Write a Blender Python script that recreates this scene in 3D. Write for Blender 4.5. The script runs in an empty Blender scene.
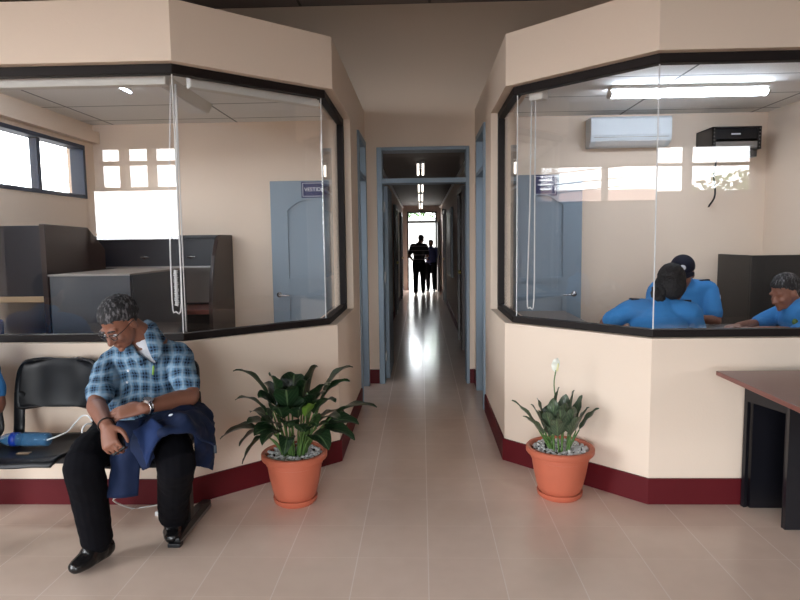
import bpy, bmesh, math, random
from mathutils import Vector, Matrix, noise
random.seed(7)
sc = bpy.context.scene
COL = sc.collection
PI = math.pi
V = Vector

# ------------------------------------------------------------------ camera
H = 1.41
FPX, PITCH, YAW, ROLL = 626.63, .0937, .0348, -.0127
_cy, _sy = math.cos(YAW), math.sin(YAW)
FW = V((-_sy*math.cos(PITCH), _cy*math.cos(PITCH), -math.sin(PITCH)))
_r = V((_cy, _sy, 0)); _u = _r.cross(FW)
RI = _r*math.cos(ROLL) + _u*math.sin(ROLL)
UP = _u*math.cos(ROLL) - _r*math.sin(ROLL)
cam = bpy.data.cameras.new('camera'); cam.sensor_width = 36; cam.lens = FPX*36/800
cam.clip_start = .05; cam.clip_end = 300
camo = bpy.data.objects.new('camera', cam); COL.objects.link(camo)
M = Matrix.Identity(4)
for i in range(3):
    M[i][0] = RI[i]; M[i][1] = UP[i]; M[i][2] = -FW[i]
M[2][3] = H
camo.matrix_world = M
sc.camera = camo

def at(u, v, y):
    """world point on the vertical plane Y = y seen at a survey pixel of the photograph"""
    d = FW + RI*((u-400)/FPX) + UP*((300-v)/FPX)
    return V((0, 0, H)) + d*(y/d.y)

# ------------------------------------------------------------------ materials
def lin(c):
    c = c/255
    return c/12.92 if c <= .04045 else ((c+.055)/1.055)**2.4
def rgb(r, g, b): return (lin(r), lin(g), lin(b), 1)
MATS = {}
class NT:
    def __init__(s, m):
        m.use_nodes = True; s.t = m.node_tree; s.t.nodes.clear()
        s.out = s.n('ShaderNodeOutputMaterial')
    def n(s, kind, **kw):
        nd = s.t.nodes.new(kind)
        for k, v in kw.items():
            if k.startswith('i_'):
                nd.inputs[k[2:].replace('_', ' ')].default_value = v
            else: setattr(nd, k, v)
        return nd
    def l(s, a, b): s.t.links.new(a, b)
    def math(s, op, a, b=None, c=None):
        nd = s.n('ShaderNodeMath', operation=op)
        for i, x in enumerate((a, b, c)):
            if x is None: continue
            if isinstance(x, (int, float)): nd.inputs[i].default_value = x
            else: s.l(x, nd.inputs[i])
        return nd.outputs[0]
    def mix(s, f, a, b):
        nd = s.n('ShaderNodeMix', data_type='RGBA')
        for i, x in ((0, f), (6, a), (7, b)):
            if isinstance(x, (int, float, tuple)): nd.inputs[i].default_value = x
            else: s.l(x, nd.inputs[i])
        return nd.outputs[2]
def mat(name, col, rough=.6, amp=.06, scale=6, spec=.5, metal=0, bump=0, bscale=60, coat=0, emit=None, trans=0):
    if name in MATS: return MATS[name]
    m = bpy.data.materials.new(name); t = NT(m)
    b = t.n('ShaderNodeBsdfPrincipled')
    b.inputs['Roughness'].default_value = rough; b.inputs['Specular IOR Level'].default_value = spec
    b.inputs['Metallic'].default_value = metal; b.inputs['Coat Weight'].default_value = coat
    b.inputs['Transmission Weight'].default_value = trans
    c = rgb(*col)
    tc = t.n('ShaderNodeTexCoord')
    nz = t.n('ShaderNodeTexNoise', i_Scale=scale, i_Detail=4.0)
    t.l(tc.outputs['Object'], nz.inputs['Vector'])
    lo = tuple(x*(1-amp) for x in c[:3])+(1,); hi = tuple(min(1, x*(1+amp)) for x in c[:3])+(1,)
    t.l(t.mix(nz.outputs['Fac'], lo, hi), b.inputs['Base Color'])
    if bump:
        n2 = t.n('ShaderNodeTexNoise', i_Scale=bscale, i_Detail=3.0); t.l(tc.outputs['Object'], n2.inputs['Vector'])
        bp = t.n('ShaderNodeBump', i_Strength=bump, i_Distance=.01); t.l(n2.outputs['Fac'], bp.inputs['Height']); t.l(bp.outputs[0], b.inputs['Normal'])
    if emit:
        b.inputs['Emission Color'].default_value = rgb(*emit[0]); b.inputs['Emission Strength'].default_value = emit[1]
    t.l(b.outputs[0], t.out.inputs['Surface'])
    MATS[name] = m
    return m

def floor_mat():
    m = bpy.data.materials.new('glazed floor tile'); t = NT(m)
    tc = t.n('ShaderNodeTexCoord'); sp = t.n('ShaderNodeSeparateXYZ'); t.l(tc.outputs['Object'], sp.inputs[0])
    S = .3153
    def cell(o, off):
        return t.math('DIVIDE', t.math('SUBTRACT', o, off), S)
    cx, cyy = cell(sp.outputs[0], .0179), cell(sp.outputs[1], 2.365)
    fx, fy = t.math('FRACT', cx), t.math('FRACT', cyy)
    def edge(f, w):
        d = t.math('MINIMUM', f, t.math('SUBTRACT', 1.0, f))
        return t.math('LESS_THAN', d, w)
    gr = t.math('MAXIMUM', edge(fx, .0065), t.math('MULTIPLY', edge(fy, .004), .3))
    cmb = t.n('ShaderNodeCombineXYZ'); t.l(t.math('FLOOR', cx), cmb.inputs[0]); t.l(t.math('FLOOR', cyy), cmb.inputs[1])
    wn = t.n('ShaderNodeTexWhiteNoise', noise_dimensions='3D'); t.l(cmb.outputs[0], wn.inputs['Vector'])
    nz = t.n('ShaderNodeTexNoise', i_Scale=9.0, i_Detail=6.0); t.l(tc.outputs['Object'], nz.inputs['Vector'])
    base = t.mix(nz.outputs['Fac'], rgb(222, 199, 182), rgb(235, 213, 197))
    base = t.mix(t.math('MULTIPLY', wn.outputs['Value'], .25), base, rgb(216, 191, 174))
    col = t.mix(t.math('MULTIPLY', gr, .5), base, rgb(236, 226, 220))
    b = t.n('ShaderNodeBsdfPrincipled')
    t.l(col, b.inputs['Base Color']); b.inputs['Specular IOR Level'].default_value = .3
    n3 = t.n('ShaderNodeTexNoise', i_Scale=2.5, i_Detail=3.0); t.l(tc.outputs['Object'], n3.inputs['Vector'])
    t.l(t.math('ADD', t.math('ADD', .14, t.math('MULTIPLY', n3.outputs['Fac'], .04)), t.math('MULTIPLY', gr, .4)), b.inputs['Roughness'])
    bp = t.n('ShaderNodeBump', i_Strength=.25, i_Distance=.002); t.l(t.math('SUBTRACT', 1.0, gr), bp.inputs['Height']); t.l(bp.outputs[0], b.inputs['Normal'])
    t.l(b.outputs[0], t.out.inputs['Surface'])
    return m
def ceil_mat(name, c0, line, px, py, ox=0, oy=0, w=.012):
    m = bpy.data.materials.new(name); t = NT(m)
    tc = t.n('ShaderNodeTexCoord'); sp = t.n('ShaderNodeSeparateXYZ'); t.l(tc.outputs['Object'], sp.inputs[0])
    def e(o, p, off):
        f = t.math('FRACT', t.math('DIVIDE', t.math('SUBTRACT', o, off), p))
        return t.math('LESS_THAN', t.math('MINIMUM', f, t.math('SUBTRACT', 1.0, f)), w/p)
    g = t.math('MAXIMUM', e(sp.outputs[0], px, ox), e(sp.outputs[1], py, oy))
    nz = t.n('ShaderNodeTexNoise', i_Scale=60.0, i_Detail=3.0); t.l(tc.outputs['Object'], nz.inputs['Vector'])
    c = rgb(*c0); lo = tuple(x*.94 for x in c[:3])+(1,)
    col = t.mix(g, t.mix(nz.outputs['Fac'], lo, c), rgb(*line))
    b = t.n('ShaderNodeBsdfPrincipled', i_Roughness=.7); t.l(col, b.inputs['Base Color'])
    t.l(b.outputs[0], t.out.inputs['Surface'])
    return m
def glass_mat(name='clear window glass', tint=(1, 1, 1), rough=0.0):
    m = bpy.data.materials.new(name); t = NT(m)
    tr = t.n('ShaderNodeBsdfTransparent'); tr.inputs[0].default_value = (*tint, 1)
    gl = t.n('ShaderNodeBsdfGlossy'); gl.inputs['Roughness'].default_value = rough; gl.inputs['Color'].default_value = (1, 1, 1, 1)
    fr = t.n('ShaderNodeFresnel'); ge = t.n('ShaderNodeNewGeometry')      # same reflectance on both faces of the sheet
    t.l(t.math('SUBTRACT', 1.5, t.math('MULTIPLY', ge.outputs['Backfacing'], 1.5-1/1.5)), fr.inputs['IOR'])
    nz = t.n('ShaderNodeTexNoise', i_Scale=3.0); tc = t.n('ShaderNodeTexCoord'); t.l(tc.outputs['Object'], nz.inputs['Vector'])
    f = t.math('MULTIPLY', fr.outputs[0], t.math('ADD', .95, t.math('MULTIPLY', nz.outputs['Fac'], .1)))
    mx = t.n('ShaderNodeMixShader'); t.l(f, mx.inputs[0]); t.l(tr.outputs[0], mx.inputs[1]); t.l(gl.outputs[0], mx.inputs[2])
    t.l(mx.outputs[0], t.out.inputs['Surface'])
    return m
def plaid_mat():
    m = bpy.data.materials.new('blue plaid cotton'); t = NT(m)
    tc = t.n('ShaderNodeTexCoord')
    mp = t.n('ShaderNodeMapping'); mp.inputs['Rotation'].default_value = (.25, .1, .15)
    t.l(tc.outputs['Object'], mp.inputs['Vector'])
    nz = t.n('ShaderNodeTexNoise', i_Scale=7.0, i_Detail=2.0); t.l(mp.outputs[0], nz.inputs['Vector'])
    vm = t.n('ShaderNodeVectorMath', operation='SCALE'); vm.inputs['Scale'].default_value = .07; t.l(nz.outputs['Color'], vm.inputs[0])
    va = t.n('ShaderNodeVectorMath', operation='ADD'); t.l(mp.outputs[0], va.inputs[0]); t.l(vm.outputs[0], va.inputs[1])
    sp = t.n('ShaderNodeSeparateXYZ'); t.l(va.outputs[0], sp.inputs[0])
    def band(o, p, lo, hi, ph=0):
        p = p*.8
        s = t.math('SINE', t.math('ADD', t.math('MULTIPLY', o, 2*PI/p), ph))
        mr = t.n('ShaderNodeMapRange'); mr.inputs['From Min'].default_value = lo; mr.inputs['From Max'].default_value = hi
        t.l(s, mr.inputs['Value']); return mr.outputs[0]
    xx = t.math('ADD', sp.outputs[0], t.math('MULTIPLY', sp.outputs[1], .45))
    dk = t.math('ADD', t.math('MULTIPLY', band(xx, .066, -.1, .6), .5), t.math('MULTIPLY', band(sp.outputs[2], .072, -.1, .6), .5))
    wl = t.math('MAXIMUM', band(xx, .066, -.72, -.95), band(sp.outputs[2], .072, -.72, -.95))
    fine = t.math('MAXIMUM', band(xx, .066, .9, .98), band(sp.outputs[2], .072, .9, .98))
    c = t.mix(dk, rgb(98, 132, 160), rgb(14, 20, 36))
    c = t.mix(t.math('MULTIPLY', wl, .2), c, rgb(205, 222, 232))
    c = t.mix(t.math('MULTIPLY', fine, .35), c, rgb(90, 130, 170))
    b = t.n('ShaderNodeBsdfPrincipled', i_Roughness=.85); b.inputs['Specular IOR Level'].default_value = .2
    t.l(c, b.inputs['Base Color']); t.l(b.outputs[0], t.out.inputs['Surface'])
    return m
def stripe_mat():
    m = bpy.data.materials.new('black knit with pale stripes'); t = NT(m)
    tc = t.n('ShaderNodeTexCoord'); sp = t.n('ShaderNodeSeparateXYZ'); t.l(tc.outputs['Object'], sp.inputs[0])
    f = t.math('FRACT', t.math('DIVIDE', sp.outputs[2], .115))
    c = t.mix(t.math('LESS_THAN', f, .14), rgb(18, 17, 20), rgb(120, 115, 118))
    b = t.n('ShaderNodeBsdfPrincipled', i_Roughness=.9); t.l(c, b.inputs['Base Color']); t.l(b.outputs[0], t.out.inputs['Surface'])
    return m
def hair_mat(name, dark, grey, lo, hi):
    m = bpy.data.materials.new(name); t = NT(m)
    tc = t.n('ShaderNodeTexCoord'); mp = t.n('ShaderNodeMapping'); mp.inputs['Scale'].default_value = (95, 95, 30); t.l(tc.outputs['Object'], mp.inputs['Vector'])
    n1 = t.n('ShaderNodeTexNoise', i_Scale=1.0, i_Detail=4.0); t.l(mp.outputs[0], n1.inputs['Vector'])
    n2 = t.n('ShaderNodeTexNoise', i_Scale=11.0, i_Detail=2.0); t.l(tc.outputs['Object'], n2.inputs['Vector'])
    mr = t.n('ShaderNodeMapRange'); mr.inputs['From Min'].default_value = lo; mr.inputs['From Max'].default_value = hi
    t.l(t.math('ADD', t.math('MULTIPLY', n1.outputs['Fac'], .6), t.math('MULTIPLY', n2.outputs['Fac'], .4)), mr.inputs['Value'])
    b = t.n('ShaderNodeBsdfPrincipled', i_Roughness=.75)
    t.l(t.mix(mr.outputs[0], rgb(*dark), rgb(*grey)), b.inputs['Base Color'])
    bp = t.n('ShaderNodeBump', i_Strength=.4, i_Distance=.004); t.l(n1.outputs['Fac'], bp.inputs['Height']); t.l(bp.outputs[0], b.inputs['Normal'])
    t.l(b.outputs[0], t.out.inputs['Surface'])
    return m
def leaf_mat(name, a, b_, vein):
    m = bpy.data.materials.new(name); t = NT(m)
    tc = t.n('ShaderNodeTexCoord')
    nz = t.n('ShaderNodeTexNoise', i_Scale=14.0, i_Detail=3.0); t.l(tc.outputs['Object'], nz.inputs['Vector'])
    uv = t.n('ShaderNodeUVMap'); sp = t.n('ShaderNodeSeparateXYZ'); t.l(uv.outputs[0], sp.inputs[0])
    d = t.math('ABSOLUTE', t.math('SUBTRACT', sp.outputs[0], .5))
    mid = t.math('LESS_THAN', d, .035)
    w = t.math('SINE', t.math('ADD', t.math('MULTIPLY', sp.outputs[1], 42.0), t.math('MULTIPLY', d, -30.0)))
    vn = t.math('MAXIMUM', t.math('MULTIPLY', mid, .7), t.math('MULTIPLY', t.math('GREATER_THAN', w, .8), vein))
    c = t.mix(vn, t.mix(nz.outputs['Fac'], rgb(*a), rgb(*b_)), rgb(104, 128, 88))
    p = t.n('ShaderNodeBsdfPrincipled', i_Roughness=.32); t.l(c, p.inputs['Base Color'])
    t.l(p.outputs[0], t.out.inputs['Surface'])
    return m

CREAM = mat('cream wall paint', (232, 214, 196), .75, .025, 1.5, bump=.08, bscale=90)
HALLW = mat('darkened hall paint', (96, 84, 76), .8, .04, 2)  # hall walls out of view, colour darkened to cut bounced light
RED = mat('dark red skirting paint', (88, 16, 24), .55, .08, 5, spec=.25)
BLUEP = mat('grey blue door paint', (126, 142, 156), .5, .04, 4)
BROWNF = mat('dark bronze aluminium', (24, 16, 15), .55, .1, 8, spec=.25)
NAVYF = mat('dark blue aluminium', (28, 48, 72), .4, .1, 8)
TILE = floor_mat()
GLASS = glass_mat()
CEIL = ceil_mat('grey suspended ceiling board', (128, 122, 120), (74, 70, 70), 1.22, .61, .1, .04)
CEILB = ceil_mat('white suspended ceiling board', (236, 236, 234), (120, 122, 124), 1.22, .61, -.55, .45, .009)
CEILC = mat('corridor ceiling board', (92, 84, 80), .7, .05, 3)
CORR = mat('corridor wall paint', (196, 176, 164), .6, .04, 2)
DOORB = mat('dark brown door varnish', (54, 36, 30), .4, .2, 4)
BLK = mat('black plastic', (12, 14, 19), .4, .1, 10, spec=.4)
BLKM = mat('black painted steel', (20, 20, 22), .4, .1, 10)
GREYM = mat('grey steel edge', (150, 148, 145), .35, .06, 10, metal=.6)
LAM = mat('charcoal laminate', (20, 26, 37), .35, .1, 3, spec=.4)
LAMB = mat('dark brown laminate', (44, 31, 28), .4, .12, 3, spec=.35)
LAMG = mat('grey laminate', (120, 112, 106), .35, .08, 3)
BEIGE = mat('beige board edge', (176, 150, 118), .5, .1, 6)
WHITEP = mat('white plastic', (226, 228, 230), .4, .03, 6)
LAMPW = mat('lit lamp diffuser', (255, 255, 255), .5, .01, 3, emit=((228, 240, 255), 20))
LAMPC = mat('lit corridor tube', (255, 250, 244), .5, .01, 3, emit=((255, 244, 232), 1.8))
LAMPO = mat('unlit lamp housing', (218, 216, 210), .5, .03, 5)
TERRA = mat('terracotta plastic', (190, 102, 76), .5, .06, 5)
PEB = mat('white pebbles', (206, 204, 204), .6, .35, 25)
SOIL = mat('dark soil', (40, 30, 24), .9, .3, 30, bump=.5)
SKIN = mat('tanned skin', (128, 84, 66), .5, .1, 14, bump=.05)
SKIND = mat('brown skin', (132, 86, 68), .5, .1, 14)
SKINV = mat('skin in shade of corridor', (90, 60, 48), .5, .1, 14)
HAIRG = hair_mat('greying black hair', (22, 21, 24), (122, 120, 124), .5, .68)
HAIRB = hair_mat('black hair', (13, 12, 14), (34, 30, 32), .4, .7)
TROU = mat('black trouser cloth', (12, 12, 17), .9, .2, 12, spec=.1)
SHOE = mat('black shoe leather', (16, 16, 18), .25, .2, 10)
JACK = mat('navy jacket cloth', (15, 30, 60), .8, .2, 14, spec=.25, bump=.15, bscale=40)
JACKI = mat('blue jacket lining', (26, 46, 88), .8, .15, 14, spec=.25)
POLICE = mat('sky blue uniform cloth', (62, 130, 194), .8, .07, 9, spec=.2, bump=.2, bscale=22)
NAVY = mat('navy uniform cloth', (20, 22, 38), .8, .15, 12, spec=.2)
WHITEC = mat('white cloth', (225, 228, 235), .8, .04, 12)
CORD = mat('white cord', (226, 226, 226), .5, .03, 20)
BRASS = mat('worn brass', (170, 150, 90), .3, .1, 10, metal=.9)
CHROME = mat('brushed chrome', (190, 190, 192), .25, .04, 10, metal=1)
SIGNB = mat('blue sign enamel', (14, 24, 84), .5, .08, 6)
ACW = mat('air conditioner plastic', (214, 222, 228), .35, .02, 4)
DESKT = mat('red brown desk veneer', (120, 70, 62), .3, .15, 6)
DESKN = mat('dark navy desk laminate', (20, 20, 26), .3, .15, 6)
GREEN = leaf_mat('dark green glossy leaf', (18, 36, 22), (32, 58, 32), .18)
GREENV = leaf_mat('silver veined leaf', (42, 54, 42), (84, 96, 78), .6)
STEM = mat('green stalk', (84, 116, 58), .5, .15, 20)
SPATH = mat('white flower', (236, 240, 230), .5, .04, 20)
LENS = glass_mat('spectacle lens', (.93, .95, .97))
PET = mat('clear blue plastic bottle', (78, 132, 176), .12, .5, 22)
PET.node_tree.nodes['Principled BSDF'].inputs['Alpha'].default_value = .5
PETL = mat('blue bottle label', (24, 60, 160), .4, .5, 30)
GROUND = mat('darkened yard ground', (66, 64, 62), .9, .12, 1.2)  # ground tone lowered so less daylight bounces up indoors
TREEF = mat('tree leaves', (70, 104, 48), .7, .35, 3)
BARK = mat('tree bark', (92, 74, 58), .9, .3, 8)
ROOFT = mat('weathered roof tile', (150, 120, 108), .8, .25, 5)
PALEW = mat('pale house render', (214, 208, 200), .85, .06, 2)

# ------------------------------------------------------------------ objects
WPOS = {}
def props(o, label=None, cat=None, group=None, kind=None):
    if label: o['label'] = label
    if cat: o['category'] = cat
    if group: o['group'] = group
    if kind: o['kind'] = kind
    return o
def thing(name, label, cat, loc, group=None, kind=None):
    o = bpy.data.objects.new(name, None); o.empty_display_size = .1
    COL.objects.link(o); o.location = loc; WPOS[o] = V(loc)
    return props(o, label, cat, group, kind)

def crv(pts, n=5):
    """Catmull-Rom through points (tuples of floats of any length)"""
    P = [list(p) for p in pts]
    if len(P) == 2: return [tuple(P[0][k]+(P[1][k]-P[0][k])*i/n for k in range(len(P[0]))) for i in range(n+1)]
    P = [[2*a-b for a, b in zip(P[0], P[1])]] + P + [[2*a-b for a, b in zip(P[-1], P[-2])]]
    out = []
    for i in range(1, len(P)-2):
        for j in range(n):
            t = j/n; a, b, c, d = P[i-1], P[i], P[i+1], P[i+2]
            out.append(tuple(.5*(2*b[k]+(c[k]-a[k])*t+(2*a[k]-5*b[k]+4*c[k]-d[k])*t*t+(3*b[k]-a[k]-3*c[k]+d[k])*t**3) for k in range(len(b))))
    out.append(tuple(P[-2]))
    return out

class MB:
    def __init__(s): s.b = bmesh.new(); s.uv = None
    def box(s, x0, x1, y0, y1, z0, z1):
        v = [s.b.verts.new((x, y, z)) for x in (x0, x1) for y in (y0, y1) for z in (z0, z1)]
        for f in ((0, 1, 3, 2), (4, 6, 7, 5), (0, 4, 5, 1), (2, 3, 7, 6), (0, 2, 6, 4), (1, 5, 7, 3)):
            s.b.faces.new([v[i] for i in f])
        return s
    def hexa(s, p):       # 8 points ordered like box()
        v = [s.b.verts.new(q) for q in p]
        for f in ((0, 1, 3, 2), (4, 6, 7, 5), (0, 4, 5, 1), (2, 3, 7, 6), (0, 2, 6, 4), (1, 5, 7, 3)):
            s.b.faces.new([v[i] for i in f])
        return s
    def prism(s, poly, a0, a1, axis=2):
        def pt(p, a):
            return {2: (p[0], p[1], a), 0: (a, p[0], p[1]), 1: (p[0], a, p[1])}[axis]
        lo = [s.b.verts.new(pt(p, a0)) for p in poly]; hi = [s.b.verts.new(pt(p, a1)) for p in poly]
        n = len(poly)
        s.b.faces.new(lo); s.b.faces.new(hi[::-1])
        for i in range(n): s.b.faces.new((lo[i], hi[i], hi[(i+1) % n], lo[(i+1) % n]))
        return s
    def loft(s, rings, cap=True, closed=True):
        R = [[s.b.verts.new(p) for p in r] for r in rings]; n = len(R[0])
        for a, b in zip(R, R[1:]):
            for i in range(n if closed else n-1):
                s.b.faces.new((a[i], a[(i+1) % n], b[(i+1) % n], b[i]))
        if cap and closed: s.b.faces.new(R[0][::-1]); s.b.faces.new(R[-1])
        return s
    def limb(s, pts, rad, side=None, seg=12, n=5, round_=True):
        """tube of changing (elliptic) section through joints"""
        rr = [(r, r) if isinstance(r, (int, float)) else r for r in rad]
        c = crv([(*p, *r) for p, r in zip(pts, rr)], n)
        P = [V(q[:3]) for q in c]; R = [(max(.0008, q[3]), max(.0008, q[4])) for q in c]
        rings = []; prev = V(side) if side is not None else None
        for i, p in enumerate(P):
            t = (P[min(i+1, len(P)-1)]-P[max(i-1, 0)])
            if t.length < 1e-9: t = V((0, 0, 1))
            t.normalize()
            if prev is None: prev = V((1, 0, 0)) if abs(t.x) < .8 else V((0, 1, 0))
            a = prev - t*prev.dot(t)
            if a.length < 1e-4: a = t.orthogonal()
            a.normalize(); b = t.cross(a)
            if side is None: prev = a
            rings.append((p, t, a, b, *R[i]))
        def ring(p, a, b, ra, rb): return [p+a*(ra*math.cos(2*PI*k/seg))+b*(rb*math.sin(2*PI*k/seg)) for k in range(seg)]
        out = []
        if round_:
            p, t, a, b, ra, rb = rings[0]; q = min(ra, rb)
            out += [ring(p-t*q*.95, a, b, ra*.3, rb*.3), ring(p-t*q*.65, a, b, ra*.75, rb*.75)]
        out += [ring(p, a, b, ra, rb) for p, t, a, b, ra, rb in rings]
        if round_:
            p, t, a, b, ra, rb = rings[-1]; q = min(ra, rb)
            out += [ring(p+t*q*.65, a, b, ra*.75, rb*.75), ring(p+t*q*.95, a, b, ra*.3, rb*.3)]
        return s.loft(out)
    def tube(s, pts, r, seg=8, n=4, smooth=True):
        if smooth: return s.limb(pts, [r]*len(pts), seg=seg, n=n, round_=False)
        return s.limb(pts, [r]*len(pts), seg=seg, n=1, round_=False)
    def cyl(s, p0, p1, r0, r1=None, seg=16):
        r1 = r0 if r1 is None else r1
        return s.limb([p0, p1], [r0, r1], seg=seg, n=1, round_=False)
    def lathe(s, prof, c, seg=32):
        rings = [[V((c[0]+r*math.cos(2*PI*k/seg), c[1]+r*math.sin(2*PI*k/seg), c[2]+z)) for k in range(seg)] for r, z in prof]
        return s.loft(rings)
    def ball(s, c, r, rot=None, seg=16, ring=10):
        c = V(c); r = (r,)*3 if isinstance(r, (int, float)) else r
        m = rot or Matrix.Identity(3)
        rings = []
        for i in range(ring+1):
            th = PI*(i/ring); th = min(max(th, .05), PI-.05)
            rings.append([c + m @ V((r[0]*math.sin(th)*math.cos(2*PI*k/seg), r[1]*math.sin(th)*math.sin(2*PI*k/seg), -r[2]*math.cos(th))) for k in range(seg)])
        return s.loft(rings)
    def sheet(s, rows, n=6, m=6, wob=0, th=.006):
        """thick cloth through a grid of control points"""
        g = [crv([tuple(p) for p in r], n) for r in rows]
        cols = [crv([g[i][j] for i in range(len(g))], m) for j in range(len(g[0]))]
        nu, nv = len(cols), len(cols[0])
        P = [[V(cols[i][j]) for j in range(nv)] for i in range(nu)]
        N = [[None]*nv for _ in range(nu)]
        for i in range(nu):
            for j in range(nv):
                a = P[min(i+1, nu-1)][j]-P[max(i-1, 0)][j]; b = P[i][min(j+1, nv-1)]-P[i][max(j-1, 0)]
                q = a.cross(b); N[i][j] = q.normalized() if q.length > 1e-9 else V((0, 0, 1))
        if wob:
            for i in range(nu):
                for j in range(nv): P[i][j] = P[i][j]+N[i][j]*wob*noise.noise(P[i][j]*16)
        A = [[s.b.verts.new(P[i][j]+N[i][j]*th) for j in range(nv)] for i in range(nu)]
        B = [[s.b.verts.new(P[i][j]-N[i][j]*th) for j in range(nv)] for i in range(nu)]
        for i in range(nu-1):
            for j in range(nv-1):
                s.b.faces.new((A[i][j], A[i+1][j], A[i+1][j+1], A[i][j+1])); s.b.faces.new((B[i][j], B[i][j+1], B[i+1][j+1], B[i+1][j]))
        ed = [(i, 0) for i in range(nu)]+[(nu-1, j) for j in range(1, nv)]+[(i, nv-1) for i in range(nu-2, -1, -1)]+[(0, j) for j in range(nv-2, 0, -1)]
        for (i, j), (k, l) in zip(ed, ed[1:]+ed[:1]):
            s.b.faces.new((A[i][j], B[i][j], B[k][l], A[k][l]))
        return s
    def build(s, name, m, parent=None, smooth=False, bevel=0, sub=0, base=None):
        bmesh.ops.recalc_face_normals(s.b, faces=s.b.faces)
        me = bpy.data.meshes.new(name)
        if parent is not None: org = WPOS[parent]
        elif base is not None: org = V(base)
        else:
            xs = [v.co.x for v in s.b.verts]; ys = [v.co.y for v in s.b.verts]; zs = [v.co.z for v in s.b.verts]
            org = V(((min(xs)+max(xs))/2, (min(ys)+max(ys))/2, min(zs)))
        bmesh.ops.translate(s.b, verts=s.b.verts, vec=-org)
        s.b.to_mesh(me); s.b.free()
        return link(name, me, m, parent, org, smooth, bevel, sub)
    def remesh(s, name, m, parent=None, voxel=.006, smooth=4, wob=0, wscale=14, org=None, cut=None):
        bmesh.ops.recalc_face_normals(s.b, faces=s.b.faces)
        me = bpy.data.meshes.new('tmp'); s.b.to_mesh(me); s.b.free()
        ob = bpy.data.objects.new('tmp', me); COL.objects.link(ob)
        r = ob.modifiers.new('r', 'REMESH'); r.mode = 'VOXEL'; r.voxel_size = voxel
        if smooth:
            q = ob.modifiers.new('s', 'SMOOTH'); q.factor = .5; q.iterations = smooth
        dg = bpy.context.evaluated_depsgraph_get()
        new = bpy.data.meshes.new_from_object(ob.evaluated_get(dg))
        bpy.data.objects.remove(ob); bpy.data.meshes.remove(me)
        bm = bmesh.new(); bm.from_mesh(new)
        if wob:
            bm.normal_update()
            for v in bm.verts:
                v.co = v.co + v.normal*wob*(noise.noise(v.co*wscale)+.5*noise.noise(v.co*wscale*2.3))
        if cut:
            bmesh.ops.delete(bm, geom=[v for v in bm.verts if cut(v.co)], context='VERTS')
        o = WPOS[parent] if parent is not None else V(org)
        bmesh.ops.translate(bm, verts=bm.verts, vec=-o)
        bm.to_mesh(new); bm.free()
        return link(name, new, m, parent, o, True, 0, 0)
def link(name, me, m, parent, org, smooth, bevel, sub):
    me.name = name; me.materials.clear(); me.materials.append(m)
    o = bpy.data.objects.new(name, me); COL.objects.link(o)
    if smooth:
        for p in me.polygons: p.use_smooth = True
    if parent is not None: o.parent = parent; WPOS[o] = WPOS[parent]
    else: o.location = org; WPOS[o] = V(org)
    if bevel:
        b = o.modifiers.new('bevel', 'BEVEL'); b.width = bevel; b.segments = 2; b.limit_method = 'ANGLE'; b.angle_limit = .6
    if sub:
        q = o.modifiers.new('sub', 'SUBSURF'); q.levels = sub; q.render_levels = sub
    return o
def struct(o, label=None, cat=None): return props(o, label, cat, kind='structure')

def offset(pts, d):
    out = []
    nrm = []
    for a, b in zip(pts, pts[1:]):
        x, y = b[0]-a[0], b[1]-a[1]; l = math.hypot(x, y); nrm.append((-y/l, x/l))
    for i, p in enumerate(pts):
        if i == 0: n = nrm[0]; out.append((p[0]+n[0]*d, p[1]+n[1]*d))
        elif i == len(pts)-1: n = nrm[-1]; out.append((p[0]+n[0]*d, p[1]+n[1]*d))
        else:
            a, b = nrm[i-1], nrm[i]; k = d/(1+a[0]*b[0]+a[1]*b[1])
            out.append((p[0]+(a[0]+b[0])*k, p[1]+(a[1]+b[1])*k))
    return out
def strip(mb, pts, d0, d1, z0, z1):
    return mb.prism(offset(pts, d0)+offset(pts, d1)[::-1], z0, z1)
def wall(mb, axis, p0, p1, a0, a1, z0, z1, holes):
    """wall slab with rectangular holes, holes = (a0,a1,z0,z1) along the wall"""
    A = sorted({a0, a1, *[h[0] for h in holes], *[h[1] for h in holes]}); A = [a for a in A if a0 <= a <= a1]
    for l, r in zip(A, A[1:]):
        m = (l+r)/2; hs = sorted([(h[2], h[3]) for h in holes if h[0] < m < h[1]])
        z = z0
        for b, t in hs+[(z1, z1)]:
            if b > z+1e-6:
                mb.box(p0, p1, l, r, z, b) if axis == 'x' else mb.box(l, r, p0, p1, z, b)
            z = max(z, t)
    return mb

# ------------------------------------------------------------------ building shell
LA, LB, LC = (-1.265, 3.254), (-.535, 3.922), (-.535, 4.88)
RA, RB, RC = (1.195, 3.269), (.5236, 3.947), (.5236, 4.76)
LP = [(-3.37, 3.254), LA, LB, LC]
RP = [RC, RB, RA, (3.44, 3.269)]
SILL, HEAD, BOX, HALL = .887, 2.342, 2.65, 3.635
BY = 6.14; TH = .17

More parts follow.
